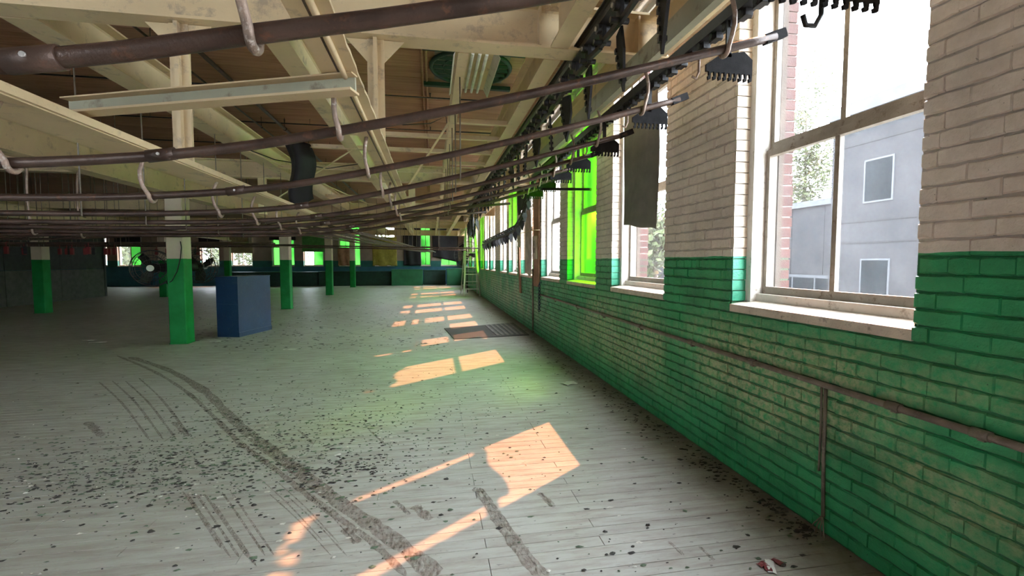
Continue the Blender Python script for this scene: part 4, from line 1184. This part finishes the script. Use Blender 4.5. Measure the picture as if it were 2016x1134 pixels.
# lamp with bare tubes
t = thing('tube_lamp', 'pale reflector lamp with white tubes hung below the round ventilator', 'lamp', (.52, 5.9, 3.85))
for dx in (-.21, .21):
    m_ = MB(); m_.prism([(.52 + dx, 5.25, 3.84), (.52 + dx * 1.25, 5.25, 3.74), (.52 + dx * 1.25, 6.5, 3.74), (.52 + dx, 6.5, 3.84)], (.008, 0, .0)); keep(m_.build('reflector', M['frame']), t)
m_ = MB(); m_.box(.30, .74, 5.25, 6.5, 3.84, 3.86); keep(m_.build('housing', M['steel']), t)
for k in range(4):
    x = .40 + k * .08; m_ = MB(); m_.tube([(x, 5.28, 3.79), (x, 6.46, 3.79)], .019, 10); keep(m_.build('tube', M['tube']), t)
for y in (5.4, 6.3):
    m_ = MB(); m_.tube([(.52, y, 3.86), (.52, y, CEIL - .007)], .006, 6); keep(m_.build('suspension_rod', M['conduit']), t)
# second lamp farther back
t = thing('tube_lamp', 'distant reflector lamp with white tubes under the far deck', 'lamp', (.5, 12.6, 3.7))
m_ = MB(); m_.box(.30, .74, 12.0, 13.2, 3.74, 3.76); keep(m_.build('housing', M['steel']), t)
for k in range(4):
    m_ = MB(); m_.tube([(.40 + k * .08, 12.02, 3.70), (.40 + k * .08, 13.18, 3.70)], .019, 8); keep(m_.build('tube', M['tube']), t)
for y in (12.2, 13.0):
    m_ = MB(); m_.tube([(.52, y, 3.76), (.52, y, CEIL - .007)], .006, 6); keep(m_.build('suspension_rod', M['conduit']), t)
# sprinkler branch pipes with upright heads
sp_lab = ['dark sprinkler pipe on the brown deck before the round ventilator', 'dark sprinkler pipe on the brown deck just past the round ventilator', 'dark sprinkler pipe crossing the deck above the second cross beam', 'dark sprinkler pipe crossing the deck beyond the second cross beam', 'far dark sprinkler pipe crossing the deck']
for k, y in enumerate((6.2, 8.35, 10.4, 12.3, 16.4)):
    t = thing('sprinkler_pipe', sp_lab[k], 'pipe', (0, y, CEIL - .12))
    m_ = MB(); m_.tube([(-12, y, CEIL - .12), (1.6, y, CEIL - .12)], .014, 7); keep(m_.build('pipe', M['black']), t)
    x = -10.5
    while x < 1.6:
        m_ = MB(); m_.tube([(x, y, CEIL - .12), (x, y, CEIL - .05)], .010, 6); m_.tube([(x, y, CEIL - .05), (x, y, CEIL - .045)], .022, 8); keep(m_.build('sprinkler_head', M['black']), t)
        m_ = MB(); m_.tube([(x + .5, y, CEIL - .11), (x + .5, y, CEIL + .002)], .004, 5); keep(m_.build('pipe_hanger', M['black']), t)
        x += 1.5
# conduits running lengthwise under the deck
cn = [(-.12, .02, 'pair', 'twin brown conduit with couplings running lengthwise on the deck', 3.5, 20), (1.62, .016, 'pair', 'twin thin conduit on the deck close to the window wall', 3.5, 16), (1.86, .016, 'one', 'single conduit on the deck at the window wall', 3.5, 16), (-3.0, .03, 'one', 'thick dark pipe running lengthwise on the deck above the cross channel', 3.5, 22), (-3.45, .016, 'one', 'thin dark pipe beside the thick deck pipe', 3.5, 22)]
for (x, r, kind, lab, y0, y1) in cn:
    t = thing('deck_conduit', lab, 'conduit', (x, 8, CEIL - .04))
    z = CEIL - r - .20 if kind == 'one' and x < -2 else CEIL - r - .012
    mat = M['pipe'] if x < -2 else M['deck']
    for s in ((0, .065) if kind == 'pair' else (0,)):
        m_ = MB(); m_.tube([(x + s, y0, z), (x + s, 6.4, z), (x + s + (.03 if x > 1 else 0), 6.6, z), (x + s + (.03 if x > 1 else 0), y1, z)], r, 8); keep(m_.build('conduit', mat), t)
        y = y0 + 1.2
        while y < y1:
            m_ = MB(); m_.tube([(x + s + (.03 if x > 1 and y > 6.5 else 0), y, z), (x + s + (.03 if x > 1 and y > 6.5 else 0), y + .06, z)], r * 1.3, 8)
            if z < CEIL - .1: m_.tube([(x + s, y, z), (x + s, y, CEIL - .007)], .006, 5)
            keep(m_.build('coupling', mat), t); y += 1.9
# drooping cables
for k, (pts, lab) in enumerate(((((-.9, 7.0, 3.6), (-.4, 7.1, 3.48), (.0, 7.2, 3.55), (.24, 7.3, 3.7), (.3, 7.3, 3.15)), 'thin dark cable drooping below the deck near the lamp'), (((-2.42, 6.6, 2.942), (-2.1, 6.8, 2.84), (-1.5, 7.2, 2.82), (-1.10, 7.4, 2.942)), 'thin dark cable slung between two roof beams'))):
    m_ = MB(); m_.tube(pts, .007, 6); o = m_.build('slack_cable', M['black']); tag(o, lab, 'cable')

# ================================================================== LITTER
litter = MB()
def flakes(name, n, sampler, size, mi, lab):
    for _ in range(n):
        px, py = sampler()
        p = on_floor(px, py)
        if p.x > D - .03 or p.y > 27: continue
        s = size * (0.35 + rnd.random() ** 2 * 1.3); a = rnd.random() * 6.283; k = rnd.randint(4, 6); h = .0025 + rnd.random() * .006
        ring = []
        for i in range(k):
            t = a + 2 * math.pi * i / k + rnd.uniform(-.3, .3); rr = s * rnd.uniform(.5, 1.1)
            ring.append((p.x + 1.7 * rr * math.cos(t), p.y + rr * math.sin(t), .0015 + rnd.random() * h * .5))
        litter.add(ring + [(p.x, p.y, h + .002)], [(i, (i + 1) % k, k) for i in range(k)], mi)
def s_all():
    d = rnd.random() ** 1.4
    return rnd.uniform(-60, 1700), 600 + 534 * d
def g(cx, cy, sx, sy): return lambda: (rnd.gauss(cx, sx), max(595, rnd.gauss(cy, sy)))
def mixs(*fs): return lambda: rnd.choice(fs)()
flakes('paint_flake_litter', 1500, mixs(s_all, g(300, 930, 190, 40), g(520, 840, 160, 50), g(750, 800, 200, 50)), .010, 0, 'dark paint flakes and crumbs strewn over the whole floor')
flakes('debris_drift', 900, mixs(g(290, 925, 150, 30), g(120, 960, 110, 30), g(430, 900, 130, 40), g(640, 880, 130, 50), g(690, 920, 60, 14)), .010, 0, 'dark drift of crumbs across the left foreground floor')
flakes('green_chip_litter', 1100, mixs(s_all, g(290, 925, 170, 40), g(600, 860, 200, 60)), .011, 1, 'dull green paint chips scattered on the floor')
flakes('pale_chip_litter', 420, mixs(s_all, g(300, 930, 180, 45), g(700, 850, 200, 60)), .009, 2, 'small pale paint chips scattered on the floor')
flakes('wall_foot_litter', 700, lambda: (lambda u: (1000 + u * 640 + rnd.gauss(-35, 22), 610 + u * 445 + rnd.gauss(0, 8)))(rnd.random()), .012, 0, 'dark dirt gathered on the floor along the foot of the brick wall')
flakes('far_litter', 700, lambda: (rnd.uniform(380, 900), rnd.uniform(572, 690)), .022, 0, 'dark crumbs scattered on the floor around the columns')
o = litter.build('floor_litter', [M['flake_dark'], M['flake_green'], M['flake_pale']]); tag(o, 'dark, green and pale paint flakes strewn over the whole floor', 'litter', None, 'stuff')
# single scraps
def scrap(px, py, w, l, mat, lab, cat, ang=0.0, group=None, name='paper_scrap'):
    p = on_floor(px, py); m_ = MB(); n = 5; vs = []; fs = []
    ca, sa = math.cos(ang), math.sin(ang)
    for j in range(n):
        for i in range(n):
            u, v = (i / (n - 1) - .5) * w, (j / (n - 1) - .5) * l
            jit = .08 * min(w, l)
            u += rnd.uniform(-jit, jit); v += rnd.uniform(-jit, jit)
            vs.append((p.x + u * ca - v * sa, p.y + u * sa + v * ca, .003 + .012 * abs(math.sin(3 * u / w + 2 * v / l)) * min(1, w * 8)))
    for j in range(n - 1):
        for i in range(n - 1): fs.append((j * n + i, j * n + i + 1, (j + 1) * n + i + 1, (j + 1) * n + i))
    m_.add(vs, fs); o = m_.build(name, mat); sd = o.modifiers.new('thickness', 'SOLIDIFY'); sd.thickness = .0015; sd.offset = 1
    tag(o, lab, cat, group)
scrap(1122, 756, .16, .12, M['paper'], 'soiled paper sheet lying on the floor by the brick wall', 'paper', .4)
scrap(571, 689, .20, .10, M['paper'], 'white paper scrap on the open floor right of the blue cabinet', 'paper', .1)
scrap(425, 673, .18, .08, M['paper'], 'white paper scrap at the foot of the blue cabinet', 'paper')
scrap(176, 671, .2, .07, M['paper'], 'white scrap in the shade left of the near green column', 'paper', 0, 'paper scraps in the shade'); scrap(193, 675, .25, .05, M['paper'], 'white scrap in the shade left of the near green column', 'paper', .2, 'paper scraps in the shade')
scrap(430, 563, .5, .4, M['paper'], 'pale sheet on the floor far behind the blue cabinet', 'paper')
scrap(866, 573, .5, .25, M['paper'], 'pale sheet lying on the floor before the step ladder', 'paper')
scrap(815, 564, .45, .3, M['paper'], 'white paper on the floor before the far counters', 'paper')
scrap(665, 897, .05, .03, M['paper'], 'crumpled pale scrap beside the long skid mark', 'paper', .5)
scrap(433, 980, .035, .025, M['paper'], 'small crumpled white scrap near the scratch marks', 'paper', .5)
scrap(1517, 1117, .035, .10, M['paper'], 'torn white strip lying beside two red brown petals', 'paper', -.5)
for (x, y, a) in ((1500, 1113, .3), (1512, 1121, 1.2), (1530, 1108, 2.0)):
    scrap(x, y, .045, .03, M['red'], 'red brown petal scrap beside the torn white strip', 'scrap', a, 'red brown petals', 'petal_scrap')
for (x, y, l, lab) in ((938, 753, .28, 'pale wooden sliver lying in the green light on the floor'), (1064, 811, .07, 'short pale sliver at the tip of the sunlit patch')):
    p = on_floor(x, y); m_ = MB(); m_.bar((p.x - l / 2, p.y - l * .2, .006), (p.x + l / 2, p.y + l * .2, .006), .014, .008); o = m_.build('wood_sliver', M['flake_pale']); tag(o, lab, 'sliver')
for (x, y) in ((113, 980), (55, 1025), (1275, 1035), (500, 995), (1170, 780), (1190, 765), (110, 978), (297, 1047), (570, 1050), (1150, 762), (720, 830), (1000, 745)):
    p = on_floor(x, y); m_ = MB(); r_ = rnd.uniform(.006, .014)
    ring = [(p.x + r_ * 1.5 * math.cos(t) * rnd.uniform(.7, 1.2), p.y + r_ * math.sin(t) * rnd.uniform(.7, 1.2), .001) for t in [2 * math.pi * i / 7 for i in range(7)]]
    up = [(p.x + (q[0] - p.x) * .6, p.y + (q[1] - p.y) * .6, rnd.uniform(.006, .012)) for q in ring]
    m_.add(ring + up, [(i, (i + 1) % 7, 7 + (i + 1) % 7, 7 + i) for i in range(7)] + [tuple(range(7, 14)), tuple(reversed(range(7)))])
    o = m_.build('dirt_clod', M['flake_dark']); tag(o, 'dark lump of dirt lying on the painted floor boards', 'dirt clod', 'dirt clods on the floor')

# ================================================================== OUTDOORS
m_ = MB(); m_.box(OUT, 120, -60, 140, -5.3, -5.0); m_.box(-60, OUT, YB + .4, 140, -5.3, -5.0); o = m_.build('outdoor_ground', M['asphalt']); o['kind'] = 'structure'
# grey building across the yard
bd = thing('grey_building', 'hazy grey concrete building across the yard outside the bright window', 'building', (16, 6, -5))
BX = 14.0; BY1 = 14.2
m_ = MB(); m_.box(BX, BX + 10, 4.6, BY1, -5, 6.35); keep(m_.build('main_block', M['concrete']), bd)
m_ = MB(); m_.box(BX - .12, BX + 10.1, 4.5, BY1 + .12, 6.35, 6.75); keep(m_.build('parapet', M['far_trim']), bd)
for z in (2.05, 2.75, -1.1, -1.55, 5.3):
    m_ = MB(); m_.box(BX - .012, BX, 4.6, BY1, z, z + .05); keep(m_.build('joint_line', M['concrete_dark']), bd)
for row, z in enumerate((-1.0 + .55 - .5, 3.15)):
    for q in range(4):
        y1 = 12.95 - q * 2.35
        z0, z1 = (3.35, 4.75) if row else (-.15 + .3, 1.55)
        w = MB(); w.box(BX - .03, BX + .02, y1 - 1.0, y1, z0, z1); ww = keep(w.build('window_frame', M['far_trim']), bd)
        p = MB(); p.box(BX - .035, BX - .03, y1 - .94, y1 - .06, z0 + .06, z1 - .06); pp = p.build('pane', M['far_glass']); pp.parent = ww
wg = thing('lower_wing', 'pale low wing beside the hazy grey building with a band of windows', 'building', (22, 20, -5))
m_ = MB(); m_.box(19.5, 26, BY1 + .1, 27.5, -5, 4.3); keep(m_.build('main_block', M['concrete']), wg)
m_ = MB(); m_.box(19.35, 26.1, BY1 + .1, 27.6, 4.3, 4.6); keep(m_.build('parapet', M['far_trim']), wg)
m_ = MB(); m_.box(19.42, 19.5, 17.5, 26.5, -1.2, .75); f = keep(m_.build('window_band', M['far_trim']), wg)
for q in range(6):
    p = MB(); p.box(19.40, 19.42, 17.6 + q * 1.48, 18.95 + q * 1.48, -1.05, .6); pp = p.build('pane', M['far_glass']); pp.parent = f
for q in range(5):
    m_ = MB(); m_.box(19.488, 19.5, 18 + q * 2.1, 18.04 + q * 2.1, .8, 4.3); keep(m_.build('joint_line', M['concrete_dark']), wg)
# trees
def tree(x, y, z0, h, r, lab, group=None, n=2600):
    t = thing('tree', lab, 'tree', (x, y, z0), group)
    m_ = MB(); m_.tube([(x, y, z0), (x + .1, y, z0 + h * .5), (x, y + .1, z0 + h * .85)], .2, 8, radii=[.22, .14, .05]); keep(m_.build('trunk', M['bark']), t)
    m_ = MB(); rr = random.Random(int(x * 7 + y * 13)); blobs = [(rr.gauss(0, .45), rr.gauss(0, .45), rr.uniform(.35, 1.0), rr.uniform(.25, .5)) for _ in range(16)]
    for _ in range(n):
        b = rr.choice(blobs); v = Vector((rr.gauss(0, 1), rr.gauss(0, 1), rr.gauss(0, 1))).normalized() * (rr.random() ** .4) * b[3] * r
        taper = 1.15 - .75 * b[2]
        p = Vector((x + b[0] * r * taper, y + b[1] * r * taper, z0 + h * b[2])) + v
        a = Vector((rr.gauss(0, 1), rr.gauss(0, 1), rr.gauss(0, 1))).normalized(); bb = a.orthogonal().normalized(); s = rr.uniform(.09, .2)
        m_.add([p - a * s, p + bb * s * .6, p + a * s, p - bb * s * .6], [(0, 1, 2, 3)])
    o = keep(m_.build('foliage', M['leaf']), t); o['kind'] = 'stuff'
tree(30, 33, -5, 21.5, 4.6, 'tall leafy tree rising behind the low wing outside', n=11000)
tree(8.5, 16.5, -5, 8.6, 2.2, 'leafy tree close outside the window with the grey cloth')
tree(10.5, 24, -5, 11, 2.6, 'leafy tree outside the whitish window next to the green one')
for k in range(9):
    tree(-27 + k * 3.2, YB + 7 + (k % 2) * 4.2, -5, 10.5 + (k % 3), 1.9, 'leafy tree in the row outside the end wall windows', 'trees outside the end wall', 1300)
m_ = MB(); m_.box(9.8, 22, 30, 44, -5, 4.2); o = m_.build('blue_grey_house', M['concrete']); tag(o, 'blue grey house seen past the tree through the cloth window', 'building')
